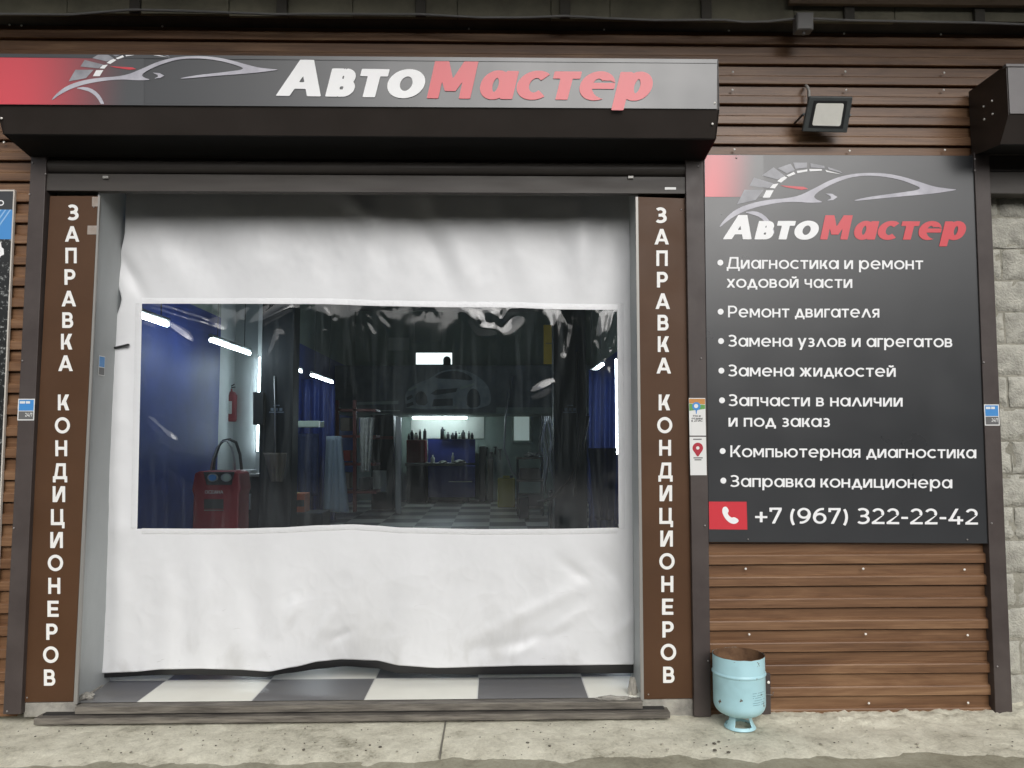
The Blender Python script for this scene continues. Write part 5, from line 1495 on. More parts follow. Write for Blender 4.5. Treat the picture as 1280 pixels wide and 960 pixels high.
def led_tube(label, c, axis, L, group='led tube lights in the workshop'):
    t = thing('tube_light', label, 'tube light', c, group)
    d = {'y': Vector((0, 1, 0)), 'z': Vector((0, 0, 1)), 'x': Vector((1, 0, 0))}[axis]; c = Vector(c)
    up = Vector((0, 0, 0.035)) if axis != 'z' else Vector((0.018 if c.x > 0 else -0.018, 0, 0))
    mb = MB(); mb.tube([c - d * L / 2, c + d * L / 2], 0.017 if axis != 'z' else 0.0075, 10); mb.build('lamp', M['tube'], t)
    mb = MB(); a, b = c - d * (L / 2 + .02) + up, c + d * (L / 2 + .02) + up; mb.tube([a, b], 0.02 if axis != 'z' else 0.009, 6); mb.build('holder', M['greywall'], t)
    if axis == 'y':
        for s in (-.35, .35):
            mb = MB(); mb.tube([c + d * L * s + up, Vector((c.x, c.y + L * s, 4.35))], 0.004, 5); mb.build('hanger_wire', M['darkgrey'], t)
    return t
LXT = -2.55
def tube_at(px, L=1.2):
    """depth along the left row where the near end is seen in this column"""
    d = ray(px, 430); return CAM.y + d.y * ((LXT - CAM.x) / d.x)
ZT = at(291, 434.5, tube_at(291)).z
for lab, px, pe in (('nearest led tube above the blue left wall', 150, 208), ('led tube hanging above the red machine and extinguisher', 263.5, 312), ('led tube half hidden behind the left lift column', 355, 377), ('far led tube at the end of the left row', 390, 416)):
    y0 = tube_at(px); L = tube_at(pe) - y0; led_tube(lab, (LXT, y0 + L / 2, ZT), 'y', L)
p = at(323.3, 505, 5.15); led_tube('upright led tube on the grey wall beside the left lift column', (p.x, 5.15, p.z), 'z', 1.12)
yR = 4.6; p = at(770.5, 508, yR)
led_tube('upright led tube at the right edge of the curtain window', (p.x, yR, at(770, 508, yR).z), 'z', at(770, 448, yR).z - at(770, 567, yR).z)
p = at(753, 456, 5.7); led_tube('short led tube glowing on the right side wall', (p.x, 6.3, p.z), 'y', 1.3)
p = at(550, 522.5, 12.75); led_tube('level led tube under the mezzanine over the workbench', tuple(p), 'x', at(590, 522, 12.75).x - at(522, 522, 12.75).x)

# two post lift
def lift_post(label, px, py0, Y, w):
    c = at(px, 547, Y)
    t = thing('lift_column', label, 'lift column', (c.x, Y, 0), 'columns of the two post car lift')
    H = 3.6
    mb = MB(); mb.box(c.x - w / 2, c.x + w / 2, Y, Y + 0.03, 0.02, H, 0.004)
    for s in (-1, 1): mb.box(c.x + s * (w / 2 - 0.012) - 0.012, c.x + s * (w / 2 - 0.012) + 0.012, Y + 0.0305, Y + 0.24, 0.02, H, 0.003)
    mb.build('column', M['lift'], t)
    mb = MB(); mb.box(c.x - w / 2 - 0.08, c.x + w / 2 + 0.08, Y - 0.10, Y + 0.40, 0.002, 0.018); mb.build('base_plate', M['lift'], t)
    mb = MB(); mb.box(c.x - w * .3, c.x + w * .3, Y + 0.06, Y + 0.34, 0.3, 0.95, 0.01); mb.build('carriage', M['darkgrey'], t)
    s = 1 if px < 600 else -1
    for ang, ln in ((0.5, 0.9), (-0.9, 0.8)):
        m2 = MB(); a = Vector((c.x, Y + 0.2, 0.20)); b2 = a + Vector((s * ln * math.cos(ang), ln * math.sin(ang), 0))
        m2.tube([a, b2], [0.05, 0.035], 8); m2.build('lift_arm', M['lift'], t)
    zc = at(px, 516, Y).z
    m2 = MB()
    k = Y - 0.002
    for dx, z0, wd, hh in ((-0.075, 0, .15, .012), (-0.06, 0.02, .03, .03), (-0.015, 0.02, .03, .03), (0.03, 0.02, .03, .03), (-0.03, 0.07, .06, .012)):
        m2.face([(c.x + dx, k, zc + z0), (c.x + dx + wd, k, zc + z0), (c.x + dx + wd, k, zc + z0 + hh), (c.x + dx, k, zc + z0 + hh)])
    m2.build('emblem', M['paleblue'], t)
    return t, c
tl, cl = lift_post('dark lift column left of centre behind the curtain window', 345, 0, 3.9, 0.33)
tr_, cr = lift_post('dark lift column on the right behind the curtain window', 713, 0, 3.9, 0.34)
mb = MB(); mb.slab([(316, 531), (329, 531), (329, 490), (316, 490)], 3.84, 3.99, 0.005); mb.build('control_box', M['darkgrey'], tl)
mb = MB(); mb.tube([at(343, 470, 3.88), at(344, 520, 3.87), at(344, 600, 3.87)], 0.008, 6); mb.build('hose', M['steel'], tl)

# fire extinguisher on the grey wall
def extinguisher():
    Y = 5.15; c = at(287, 520, Y)
    z0 = at(287, 527, Y).z; z1 = at(287, 489, Y).z
    t = thing('fire_extinguisher', 'red fire extinguisher hanging on the pale grey wall', 'fire extinguisher', (c.x, Y, z0))
    r = 0.082
    mb = MB(); mb.lathe([(0.001, z0), (r * .9, z0), (r, z0 + 0.02), (r, z1 - 0.05), (r * .7, z1 - 0.012), (r * .34, z1), (r * .3, z1 + 0.03), (0.001, z1 + 0.03)], (c.x, Y, 0), 24); mb.build('cylinder', M['redpaint'], t)
    mb = MB(); mb.tube([(c.x - .02, Y, z1 + .04), (c.x + .05, Y, z1 + .085)], 0.008, 6); mb.tube([(c.x - .02, Y, z1 + .035), (c.x + .06, Y, z1 + .05)], 0.008, 6); mb.tube([(c.x, Y, z1 + .02), (c.x, Y, z1 + .15)], 0.008, 6); mb.build('valve_handle', M['darkgrey'], t)
    mb = MB(); mb.tube([(c.x - .02, Y - .02, z1 + .045), (c.x - .08, Y - .02, z1 + .03), (c.x - .125, Y - .02, z1 - .06), (c.x - .13, Y - .02, z1 - .22)], 0.010, 8); mb.build('hose', M['darkgrey'], t)
    mb = MB(); a0 = R(-130); n = 8
    for i in range(n):
        b0, b1 = a0 + R(75) * i / n, a0 + R(75) * (i + 1) / n
        rr = r + 0.001
        mb.face([(c.x + rr * math.cos(b0), Y + rr * math.sin(b0), z0 + .09), (c.x + rr * math.cos(b1), Y + rr * math.sin(b1), z0 + .09), (c.x + rr * math.cos(b1), Y + rr * math.sin(b1), z0 + .24), (c.x + rr * math.cos(b0), Y + rr * math.sin(b0), z0 + .24)])
    mb.build('instruction_label', M['paper'], t)
    mb = MB(); mb.box(c.x - .05, c.x + .05, Y + .05, Y + .09, z1 - .12, z1 - .08); mb.build('wall_hook', M['darkgrey'], t)
extinguisher()
# a pier of pale wall that carries the extinguisher
mb = MB(); mb.box(at(269, 520, 5.26).x, at(321, 520, 5.26).x, 5.245, 5.40, 0.0, 4.34); mb.build('wall_pier', M['greywall'], room)
mb = MB(); mb.box(at(266.5, 520, 5.2).x, at(270.5, 520, 5.2).x, 5.18, 5.244, 0.0, 3.6); mb.build('corner_trim', M['board2'], room)

# red air conditioning service machine
def machine():
    Y = 2.9; q = lambda px, py: at(px, py, Y)
    t = thing('service_machine', 'red air conditioning service machine with two gauges and a tall handle', 'service machine', (q(272, 600).x, Y + .25, 0))
    xa, xb = q(241, 620).x, q(299, 620).x; w = xb - xa; cx = (xa + xb) / 2
    zt = q(272, 589).z; zs = q(272, 612).z
    mb = MB(); out = [(xa, 0.08), (xb, 0.08), (xb - .005, zs - .05), (xb + .012, zs), (xb - .01, zt - .02), (xb - .05, zt), (xa + .05, zt), (xa + .01, zt - .02), (xa - .012, zs), (xa + .005, zs - .05)]
    vs = mb.hexa([Vector((x, Y, z)) for x, z in out], [Vector((x, Y + .3, z)) for x, z in out])
    bmesh.ops.bevel(mb.bm, geom=list(mb.bm.edges), offset=0.012, segments=2, affect='EDGES', profile=0.5)
    mb.build('body', M['redpaint'], t)
    pz0, pz1 = q(272, 603).z, q(272, 587).z + 0.01
    mb = MB(); mb.slab([(258, 606), (289, 606), (293, 590), (254, 590)], Y - 0.010, Y + 0.004, 0.003); mb.build('gauge_panel', M['darkgrey'], t)
    for px, mm in ((265.5, 'stickblue'), (282.5, 'board2')):
        g = MB(); g.slab(disc(px, 597, 6.6, 24, 5.2), Y - 0.022, Y - 0.009); go = g.build('gauge', M['steel'], t)
        g = MB(); g.slab(disc(px, 597, 5.0, 24, 3.8), Y - 0.025, Y - 0.021); g.build('dial_face', M[mm], go)
    text_line(t, 'lettering', 'ОСЕАНА', 256, 279, 617, 617, 4.0, Y - 0.014, M['paper'], 0.17)
    mb = MB(); mb.slab([(255, 636), (279, 636), (279, 624), (255, 624)], Y - 0.008, Y + 0.002, 0.001); mb.build('display', M['darkgrey'], t)
    mb = MB(); mb.slab([(255, 638.3), (279, 638.3), (279, 637.3), (255, 637.3)], Y - 0.008, Y + 0.002); mb.build('trim_line', M['alu'], t)
    path = [(267, 587), (268, 575), (272, 562), (279, 551), (287, 549), (295, 553), (300, 568), (302, 587)]
    mb = MB(); mb.tube([at(x, y, Y + .30) for x, y in path], 0.014, 8); mb.build('handle', M['darkgrey'], t)
    mb = MB(); mb.tube([at(x, y, Y + .25) for x, y in ((263, 590), (266, 574), (271, 560), (277, 552), (284, 551), (290, 560), (293, 575), (294, 589))], 0.009, 6); mb.build('hose', M['steel'], t)
    for sx in (-.18, .18):
        mb = MB(); mb.tube([(cx + sx - .02, Y + .1, .08), (cx + sx + .02, Y + .1, .08)], 0.078, 14); mb.build('wheel', M['black'], t)
machine()
# dark cabinet beside it
cb = thing('floor_cabinet', 'black floor cabinet with papers on top beside the red machine', 'cabinet', tuple(at(312, 660, 4.3)))
a, b = at(301, 600, 4.3), at(324, 600, 4.3); zt = at(312, 596, 4.3).z
mb = MB(); mb.box(a.x, b.x + .03, 4.3, 4.75, 0, zt, .006); mb.build('carcass', M['darkgrey'], cb)
mb = MB(); mb.box(a.x - .01, b.x + .04, 4.27, 4.77, zt + .001, zt + .03, .004); mb.build('worktop', M['bench'], cb)
mb = MB(); mb.box((a.x + b.x) / 2, (a.x + b.x) / 2 + .02, 4.275, 4.299, zt - .35, zt - .18, .003); mb.build('handle', M['steel'], cb)
p = at(306, 592, 4.5); mb = MB(); mb.box(p.x - .09, p.x + .09, 4.42, 4.62, zt + .0315, zt + .07, .004); tag(mb.build('paper_stack', M['paper']), 'stack of pale papers on the black floor cabinet', 'papers')

# coats and rags, shelves in the middle left
def cloth(label, name, pix_top, pix_bot, Y, mname, amp=0.04):
    n, m = 14, 16; mb = MB(); rows = []
    for j in range(m + 1):
        v = j / m; row = []
        for i in range(n + 1):
            u = i / n
            x = (pix_top[0] + (pix_top[2] - pix_top[0]) * u) * (1 - v) + (pix_bot[0] + (pix_bot[2] - pix_bot[0]) * u) * v
            y = pix_top[1] * (1 - v) + pix_bot[1] * v
            row.append(mb.bm.verts.new(at(x, y, Y + amp * math.sin(u * 19 + v * 1.5) * (0.3 + 0.7 * v) - .06 * math.sin(math.pi * u))))
        rows.append(row)
    for j in range(m):
        for i in range(n):
            f = mb.bm.faces.new((rows[j][i], rows[j][i + 1], rows[j + 1][i + 1], rows[j + 1][i])); f.smooth = True
    o = mb.build(name, M[mname]); so = o.modifiers.new('thick', 'SOLIDIFY'); so.thickness = 0.012
    return tag(o, label, 'clothing')
cloth('dark blue overall hanging below a shelf between lift and racks', 'work_jacket', (370, 542, 398), (374, 620, 396), 7.6, 'overall')
cloth('pale blue work jacket hanging by the red rack', 'work_jacket', (408, 545, 426), (404, 640, 436), 7.9, 'paleblue')
cloth('light grey rag hanging at the top of the red rack', 'rag', (450, 522, 467), (452, 590, 462), 8.6, 'cloth')
sh = thing('wall_shelf', 'short grey green shelf box on the blue wall', 'shelf', tuple(at(383, 533, 7.5)))
mb = MB(); mb.slab([(365, 534), (399, 534), (399, 526), (365, 526)], 7.45, 7.8, .01); mb.build('shelf_box', M['board2'], sh)
mb = MB(); mb.slab([(398.5, 534), (400, 534), (400, 527), (398.5, 527)], 7.44, 7.46); mb.build('end_cap', M['paper'], sh)
for lab, x0, x1, mm in (('yellow carton standing under the hanging blue overall', 358, 369.5, 'boxyel'), ('orange red carton beside the yellow carton', 370, 381, 'boxred')):
    zt = at(365, 617, 5.6).z; a, b = at(x0, 640, 5.6).x, at(x1, 640, 5.6).x
    t = thing('carton', lab, 'carton', ((a + b) / 2, 5.7, .5), 'cartons stacked under the overall')
    mb = MB(); mb.box(a, b, 5.6, 5.85, .45, zt, .004); mb.build('box', M[mm], t)
    mb = MB(); mb.box(a + .01, b - .01, 5.595, 5.599, zt - .16, zt - .08); mb.build('printed_label', M['darkgrey'], t)
a, b = at(352, 640, 5.5).x, at(402, 640, 5.5).x
mb = MB(); mb.box(a, b, 5.55, 6.0, 0, .449, .01); tag(mb.build('low_bench', M['lift']), 'low dark bench carrying the two cartons', 'bench')
# beige gloves and straps on the left column
cloth('grey brown work gloves hanging on the left lift column', 'work_gloves', (330, 566, 358), (340, 602, 352), 3.78, 'carton', 0.015)
# red rack
rk = thing('storage_rack', 'dark red storage rack full of parts left of the light post', 'rack', tuple(at(440, 650, 9.0)))
for px in (421, 443):
    mb = MB(); mb.slab([(px - 2, 640), (px + 2, 640), (px + 2, 500), (px - 2, 500)], 9.0, 9.08); mb.build('upright', M['redshelf'], rk)
for py in (512, 545, 580, 615):
    mb = MB(); mb.slab([(421, py + 2), (470, py + 2), (470, py - 1), (421, py - 1)], 9.0, 9.5); mb.build('shelf', M['redshelf'], rk)
k = 0
for px, py, w, h, mm in ((431, 540, 12, 18, 'carton'), (455, 578, 10, 22, 'darkgrey'), (432, 578, 12, 15, 'toolred'), (454, 543, 11, 20, 'bluepaint'), (430, 613, 14, 22, 'carton'), (456, 613, 14, 16, 'darkgrey')):
    mb = MB(); mb.slab([(px - w / 2, py - 1.5), (px + w / 2, py - 1.5), (px + w / 2, py - h), (px - w / 2, py - h)], 9.05, 9.35, .01)
    labs = ('brown carton on the second level of the red rack', 'black bin on the third level of the red rack', 'red bin on the third level of the red rack', 'blue bin on the second level of the red rack', 'brown carton on the lowest level of the red rack', 'black bin on the lowest level of the red rack')
    tag(mb.build('storage_bin', M[mm]), labs[k], 'bin', 'bins on the red rack'); k += 1
# dark cupboard with a notice, light post
cu = thing('dark_cupboard', 'dark blue black cupboard with a pale notice beside the grey post', 'cupboard', tuple(at(480, 640, 10.5)))
mb = MB(); mb.slab([(464, 637), (492, 637), (492, 519), (464, 519)], 10.5, 11.1, .01); mb.build('carcass', M['lift'], cu)
mb = MB(); mb.slab([(465, 549), (491, 549), (491, 545), (465, 545)], 10.48, 10.499); mb.build('red_band', M['redshelf'], cu)
mb = MB(); mb.slab([(466, 615), (483, 615), (483, 588), (466, 588)], 10.485, 10.499); mb.build('notice', M['board'], cu)
gp = MB(); gp.slab([(494, 642), (501, 642), (501, 521), (494.5, 521)], 9.9, 10.0, .01); tag(gp.build('steel_post', M['steel']), 'pale steel post standing left of the blue workbench', 'post')
# workbench at the rear wall
WY = 12.45
wb_ = thing('workbench', 'blue workbench with a steel worktop and tool back panel under the lit wall', 'workbench', tuple(at(548, 626, WY)))
mb = MB(); mb.slab([(506, 582), (582, 582), (582, 579), (506, 579)], WY - .03, WY + .7, .006); mb.build('worktop', M['bench'], wb_)
mb = MB(); mb.slab([(508, 628), (532, 628), (532, 582.3), (508, 582.3)], WY, WY + .65, .01); mb.build('drawer_cabinet', M['lift'], wb_)
mb = MB(); mb.slab([(535, 622), (594, 622), (594, 582.3), (535, 582.3)], WY + .02, WY + .6, .01); mb.build('apron_panel', M['bluepaint'], wb_)
mb = MB(); mb.slab([(561, 602.5), (590, 602.5), (590, 601.5), (561, 601.5)], WY + .012, WY + .019); mb.build('drawer_handle', M['board'], wb_)
mb = MB(); mb.slab([(535, 578.8), (594, 578.8), (594, 549), (535, 549)], WY + .55, WY + .6); mb.build('tool_panel', M['bluepaint'], wb_)
for px in (536.5, 585):
    mb = MB(); mb.slab([(px - 2, 637), (px + 2, 637), (px + 2, 622.3), (px - 2, 622.3)], WY + .05, WY + .12); mb.build('leg', M['lift'], wb_)
tc_ = thing('tool_chest', 'dark red drawer chest standing on the left end of the workbench', 'tool chest', tuple(at(518, 578, WY + .1)))
mb = MB(); mb.slab([(508, 578.5), (532, 578.5), (532, 550), (508, 550)], WY + .12, WY + .5, .008); mb.build('case', M['toolred'], tc_)
for i in range(4):
    y = 555 + i * 5.6
    mb = MB(); mb.slab([(510, y + 3.6), (527, y + 3.6), (527, y), (510, y)], WY + .105, WY + .119, .002); mb.build('drawer', M['toolred'], tc_)
k = 0
spots = [(511, 8), (515, 12), (520, 9), (525, 13), (531, 14), (553, 15), (556, 12), (560, 9), (566, 8), (570, 10), (574, 8), (579, 11), (586, 10), (590, 8)]
for i, (px, h) in enumerate(spots):
    base = 549.8 if px < 533 else 548.8; yy = WY + .2 if px < 533 else WY + .5
    c = at(px, base, yy); zt = at(px, base - h, yy).z
    t = thing('spray_can', 'dark can standing in the row of cans against the lit wall', 'can', tuple(c), 'row of cans above the workbench')
    r = .028 + .008 * (i % 3)
    mb = MB(); mb.lathe([(.001, c.z + .001), (r, c.z + .001), (r, zt - .06), (r * .5, zt - .03), (r * .4, zt - .028)], (c.x, yy, 0), 10); mb.build('body', M[('darkgrey', 'lift', 'board2', 'darkgrey')[i % 4]], t)
    mb = MB(); mb.lathe([(r * .45, zt - .028), (r * .45, zt), (.001, zt)], (c.x, yy, 0), 8); mb.build('cap', M['darkgrey'], t)
for lab, px, h in (('white bottle on the worktop beside the tool chest', 541, 10), ('slim pale bottle in the middle of the worktop', 566, 13)):
    c = at(px, 578.8, WY + .1); zt = at(px, 578.8 - h, WY + .1).z; r = .045 if px < 550 else .028
    mb = MB(); mb.lathe([(.001, c.z + .002), (r, c.z + .002), (r, c.z + (zt - c.z) * .65), (r * .4, c.z + (zt - c.z) * .8), (r * .4, zt), (.001, zt)], (c.x, WY + .1, 0), 12); tag(mb.build('bottle', M['board']), lab, 'bottle')
lump('rag', 'crumpled pale rag lying on the worktop', tuple(at(553, 577.5, WY + .1)), (.10, .08, .03), 3, 'cloth')
lump('rag', 'larger crumpled rag at the right end of the worktop', tuple(at(574, 577, WY + .1)), (.13, .08, .04), 6, 'cloth')
# paler panel paints the lamplit wall above the bench; small window to the right
lw = MB(); lw.slab([(514, 548), (605, 548), (605, 516), (514, 516)], BY - .03, BY - .002); lw.build('lit_wall_panel', mat('lamplit_wall_tone', (0.80, 0.84, 0.76), 0.6), room)
wd = thing('inner_window', 'small pale lit window in the rear wall right of the workbench', 'window', tuple(at(652, 551, BY)))
mb = MB(); mb.slab([(639, 554), (665, 554), (665, 514.5), (639, 514.5)], BY - .04, BY - .001, .01); mb.build('frame', M['board2'], wd)
mb = MB(); mb.slab([(642.5, 550.5), (661.5, 550.5), (661.5, 517.5), (642.5, 517.5)], BY - .05, BY - .041); mb.build('pane', M['softpane'], wd)
# mezzanine with printed banner
MY = 11.0
mz = thing('mezzanine', 'dark mezzanine platform across the rear of the workshop', 'mezzanine', tuple(at(560, 520, MY)))
a, b = LX + .01, RX - .01
zt, zb = at(560, 457, MY).z, at(560, 517, MY).z
mb = MB(); mb.box(a, b, MY, BY - .06, zb, zb + .12); mb.build('deck', M['darkwall'], mz)
mb = MB(); mb.box(a, b, MY, MY + .05, zb + .1215, zt); mb.build('parapet', M['print1'], mz)
bn = thing('car_banner', 'grey printed banner of a sports car seen from the front on the mezzanine', 'banner', tuple(at(545, 517, MY - .02)))
mb = MB(); mb.slab([(440, 516), (620, 516), (620, 459), (440, 459)], MY - .02, MY - .006); mb.build('sheet', M['print1'], bn)
print_shapes(bn, 'car_print', [smooth_poly([(507, 509), (506, 494), (511, 485), (524, 478), (538, 473), (548, 465), (562, 461.5), (580, 462), (594, 468), (606, 477), (613, 488), (614, 505), (606, 508), (596, 511), (560, 511), (530, 512)], 2)], MY - .022, M['print2'])
print_shapes(bn, 'car_shadow', [smooth_poly([(541, 473), (550, 466.5), (562, 463.5), (576, 464), (588, 470), (592, 476), (570, 474)], 1), smooth_poly([(520, 506), (519, 494), (525, 488), (533, 492), (535, 507)], 1), [(540, 508), (542, 499), (566, 498), (566, 507)], smooth_poly([(584, 510), (583, 494), (589, 485), (597, 487), (601, 498), (600, 509)], 1), [(538, 492), (546, 487), (572, 485), (570, 490), (544, 494)], [(508, 497), (515, 493), (516, 497), (509, 501)], [(508, 505), (516, 502), (517, 506), (509, 509)]], MY - .024, M['print3'])
print_shapes(bn, 'car_light', [[(510, 487), (520, 482), (522, 484), (512, 489)], [(574, 484), (592, 479), (593, 481), (576, 487)], [(508, 510), (572, 510), (572, 509), (508, 509)], [(441, 514), (500, 514), (500, 512.6), (441, 512.6)], [(441, 506), (498, 505), (498, 501), (441, 503)]], MY - .026, M['board2'])
# upper rear wall: boards, lit office window
for lab, q, mm in (('pale board hung low on the upper rear wall', (485.5, 422, 511.5, 438), 'board'), ('greenish board with a pale edge on the upper rear wall', (517, 404, 552, 427), 'board2'), ('large dark green board at the left of the upper rear wall', (432, 404, 482, 452), 'board2')):
    t = thing('wall_board', lab, 'board', tuple(at(q[0], q[3], BY - .02)), 'boards on the upper rear wall')
    mb = MB(); mb.slab([(q[0], q[3]), (q[2], q[3]), (q[2], q[1]), (q[0], q[1])], BY - .03, BY - .003, .004); mb.build('panel', M[mm], t)
    mb = MB(); mb.slab([(q[0], q[3]), (q[0] + 1.2, q[3]), (q[0] + 1.2, q[1]), (q[0], q[1])], BY - .036, BY - .031); mb.build('edge_strip', M['board'], t)
ow = thing('office_window', 'bright white lit window above the mezzanine with a dark arch cut into it', 'window', tuple(at(542, 456, BY - .02)))
mb = MB(); mb.slab([(519, 456.5), (566, 456.5), (566, 440), (519, 440)], BY - .03, BY - .003); mb.build('frame', M['darkgrey'], ow)
mb = MB(); mb.slab([(520, 455.5), (565, 455.5), (565, 441), (520, 441)], BY - .036, BY - .031); mb.build('pane', M['daylight'], ow)
ar = [at(554, 456, BY - .045), at(563.5, 456, BY - .045)] + [at(558.7 + 4.8 * math.cos(t), 450 - 4.8 * math.sin(t), BY - .045) for t in np.linspace(0, math.pi, 12)]
mb = MB(); mb.hexa(ar, [p + Vector((0, .008, 0)) for p in ar]); mb.build('dark_arch', M['darkgrey'], ow)
yb_ = MB(); yb_.slab([(679.5, 455), (696.5, 455), (696.5, 406), (679.5, 406)], 9.0, 9.02, .002)
bo = thing('yellow_banner', 'yellow upright banner hanging high at the right of the workshop', 'banner', tuple(at(688, 455, 9)))
yb_.build('sheet', M['banneryel'], bo)
mb = MB(); mb.slab([(682, 430), (694, 430), (694, 428.5), (682, 428.5)], 8.994, 8.999); mb.build('print_line', M['boxyel'], bo)
# yellow canister and clutter on the right
yc = thing('canister', 'yellow plastic canister on the floor in front of the rear wall', 'canister', tuple(at(634, 637, 11.2)))
a, b = at(622, 620, 11.2).x, at(644, 620, 11.2).x; zt = at(633, 598, 11.2).z
mb = MB(); mb.box(a, b, 11.2, 11.5, .002, zt, .03, 3); mb.build('body', M['yellow'], yc)
mb = MB(); mb.box((a + b) / 2 - .07, (a + b) / 2 + .07, 11.3, 11.36, zt + .001, zt + .05, .012); mb.build('handle', M['yellow'], yc)
mb = MB(); mb.lathe([(.03, zt), (.03, zt + .05), (.001, zt + .05)], (b - .07, 11.4, 0), 12); mb.build('cap', M['darkgrey'], yc)
ct = thing('tool_cart', 'grey brown tool cart piled with rags near the right lift column', 'cart', tuple(at(664, 640, 9.5)))
a, b = at(646, 600, 9.5).x, at(680, 600, 9.5).x
for i, py in enumerate((572, 600, 634)):
    z = at(663, py, 9.5).z; mb = MB(); mb.box(a, b, 9.5, 9.95, z - .03, z, .006); mb.build('tray', M['carton'], ct)
for x in (a + .02, b - .02):
    for y in (9.52, 9.93):
        mb = MB(); mb.tube([(x, y, .06), (x, y, at(663, 572, 9.5).z - .031)], .016, 6); mb.build('leg', M['darkgrey'], ct)
        mb = MB(); mb.tube([(x - .012, y, .045), (x + .012, y, .045)], .043, 10); mb.build('wheel', M['black'], ct)
lump('rag', 'white crumpled cloth on top of the tool cart', tuple(at(667, 568.5, 9.7) + Vector((0, 0, .0))), (.16, .12, .05), 2, 'cloth')
mb = MB(); z = at(663, 600, 9.5).z; mb.box(a + .05, b - .06, 9.55, 9.9, z + .001, z + .2, .02); tag(mb.build('carton', M['carton']), 'brown carton on the middle tray of the tool cart', 'carton')
mb = MB(); z = at(663, 634, 9.5).z; mb.box(a + .03, b - .03, 9.55, 9.9, z + .001, z + .22, .02); tag(mb.build('carton', M['darkgrey']), 'black box on the lowest tray of the tool cart', 'carton')
hn = thing('hanging_chains', 'tangle of chains and hoses hanging left of the right lift column', 'chains', tuple(at(684, 560, 6.5)))
for i in range(9):
    x = 676 + i * 2.6; pth = [at(x + 2 * math.sin(i + s * 1.1), 520 + s * (70 + 9 * (i % 4)) / 8, 6.5 + .02 * i) for s in range(9)]
    mb = MB(); mb.tube(pth, .010, 5); mb.build('chain', M['steel' if i % 3 else 'darkgrey'], hn)
cloth('dark blue overall hanging on the right wall by the curtain edge', 'work_jacket', (735, 560, 770), (745, 650, 766), 4.2, 'overall', .03)

# blue hangings and more workshop clutter
M['bluesheet'] = mat('blue_tarpaulin', (0.016, 0.038, 0.19), 0.5)
def hanging(label, x0, x1, y0, y1, Y, amp=0.05, waves=7):
    n, m = 40, 10; mb = MB(); rows = []
    for j in range(m + 1):
        v = j / m; row = []
        for i in range(n + 1):
            u = i / n
            row.append(mb.bm.verts.new(at(x0 + (x1 - x0) * u, y0 + (y1 - y0) * v, Y + amp * math.sin(u * waves * 6.28 + 0.6 * math.sin(v * 3)) * (0.4 + 0.6 * v))))
        rows.append(row)
    for j in range(m):
        for i in range(n):
            f = mb.bm.faces.new((rows[j][i], rows[j][i + 1], rows[j + 1][i + 1], rows[j + 1][i])); f.smooth = True
    o = mb.build('blue_hanging', M['bluesheet']); so = o.modifiers.new('thick', 'SOLIDIFY'); so.thickness = 0.004
    return tag(o, label, 'tarpaulin', 'blue sheets hanging in the workshop')
hanging('blue sheet hanging in folds between the lift column and the red rack', 362, 419, 474, 650, 8.4, 0.07, 5)
hanging('dark blue sheet hanging beside the right lift column', 736, 772, 462, 660, 5.2, 0.05, 3)
for lab, pth, r in (('black hose looped from the right lift column', [(735, 520), (728, 560), (712, 600), (690, 622), (672, 628)], .018), ('black hose hanging straight on the right lift column', [(722, 440), (721, 500), (724, 560), (718, 620)], .014),
                    ('grey cable drooping across the rear wall by the small window', [(640, 470), (632, 520), (630, 560), (640, 590), (650, 600)], .02)):
    Yh = 3.85 if 'lift' in lab else 10.9
    mb = MB(); mb.tube([at(x, y, Yh) for x, y in pth], r, 7); tag(mb.build('hose', M['black' if 'black' in lab else 'steel']), lab, 'hose', 'hoses and cables in the workshop')
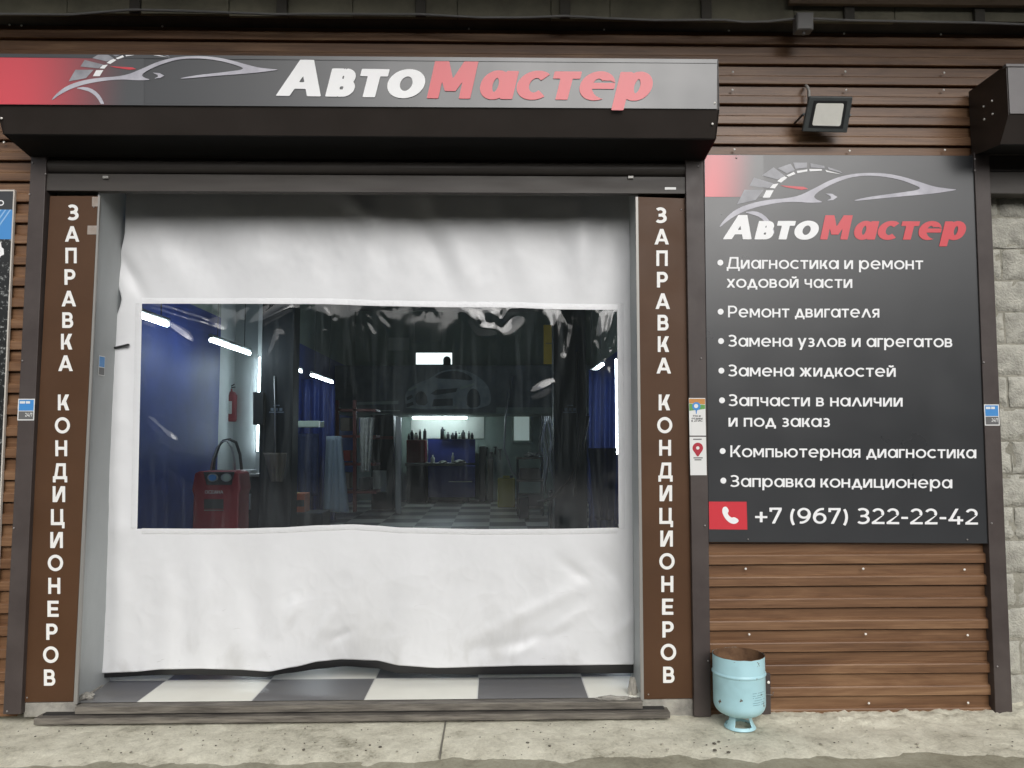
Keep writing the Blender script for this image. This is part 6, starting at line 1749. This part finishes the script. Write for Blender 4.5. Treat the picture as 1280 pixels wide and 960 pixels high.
for i, (px, py, w, h, mm) in enumerate(((603, 592, 8, 34, 'darkgrey'), (613, 600, 7, 26, 'carton'), (700, 640, 26, 30, 'darkgrey'), (655, 636, 12, 18, 'lift'))):
    labs = ('tall black bin against the rear wall beside the workbench', 'grey brown box against the rear wall left of the yellow canister', 'wide black crate by the foot of the right lift column', 'small dark crate in front of the tool cart')
    Yb2 = (12.6, 12.5, 6.8, 9.0)[i]
    mb = MB(); z0 = 0.003; a = at(px - w / 2, py, Yb2); b = at(px + w / 2, py, Yb2); mb.box(a.x, b.x, Yb2, Yb2 + .35, z0, at(px, py - h, Yb2).z if i < 2 else at(px, py - h + 4, Yb2).z, .015)
    tag(mb.build('storage_box', M[mm]), labs[i], 'box')
for i, (px, py, hh) in enumerate(((608, 560, 10), (614, 566, 16), (619, 559, 9), (625, 562, 13))):
    mb = MB(); c = at(px, py, BY - .02); c2 = at(px, py + hh, BY - .02); mb.tube([c, c2], .018, 6); mb.tube([c + Vector((-.035, 0, .0)), c + Vector((.035, 0, 0))], .016, 6)
    tag(mb.build('hand_tool', M['darkgrey']), ('first and highest hand tool on the rear wall by the bench', 'longest hand tool hanging on the rear wall', 'shortest hand tool hanging on the rear wall', 'hand tool hanging nearest the yellow canister')[i], 'tool', 'hand tools hanging on the rear wall')

# grit and crumbs on the concrete strip
rr = random.Random(5)
mb = MB()
for i in range(300):
    x = rr.uniform(-2.7, 3.3); y = -0.06 - abs(rr.gauss(0, 0.16)) if i % 3 else rr.uniform(-0.46, -0.30)
    if y < -0.5: continue
    s_ = rr.uniform(0.0012, 0.0045) if i % 9 else rr.uniform(0.005, 0.009)
    g = bmesh.ops.create_icosphere(mb.bm, subdivisions=1, radius=s_)
    for v in g['verts']: v.co = Vector((v.co.x * rr.uniform(.8, 1.6), v.co.y * rr.uniform(.8, 1.4), v.co.z * 0.7)) + Vector((x, y, KERB_Z + 0.004))
o = mb.build('grit', mat('dark_grit', (0.10, 0.09, 0.07), 0.9, 0, (0.45, 0.42, 0.34), 3, ramp=(.45, .55)))
tag(o, 'dark grit and crumbs scattered over the pale concrete strip', 'grit', None, 'stuff')
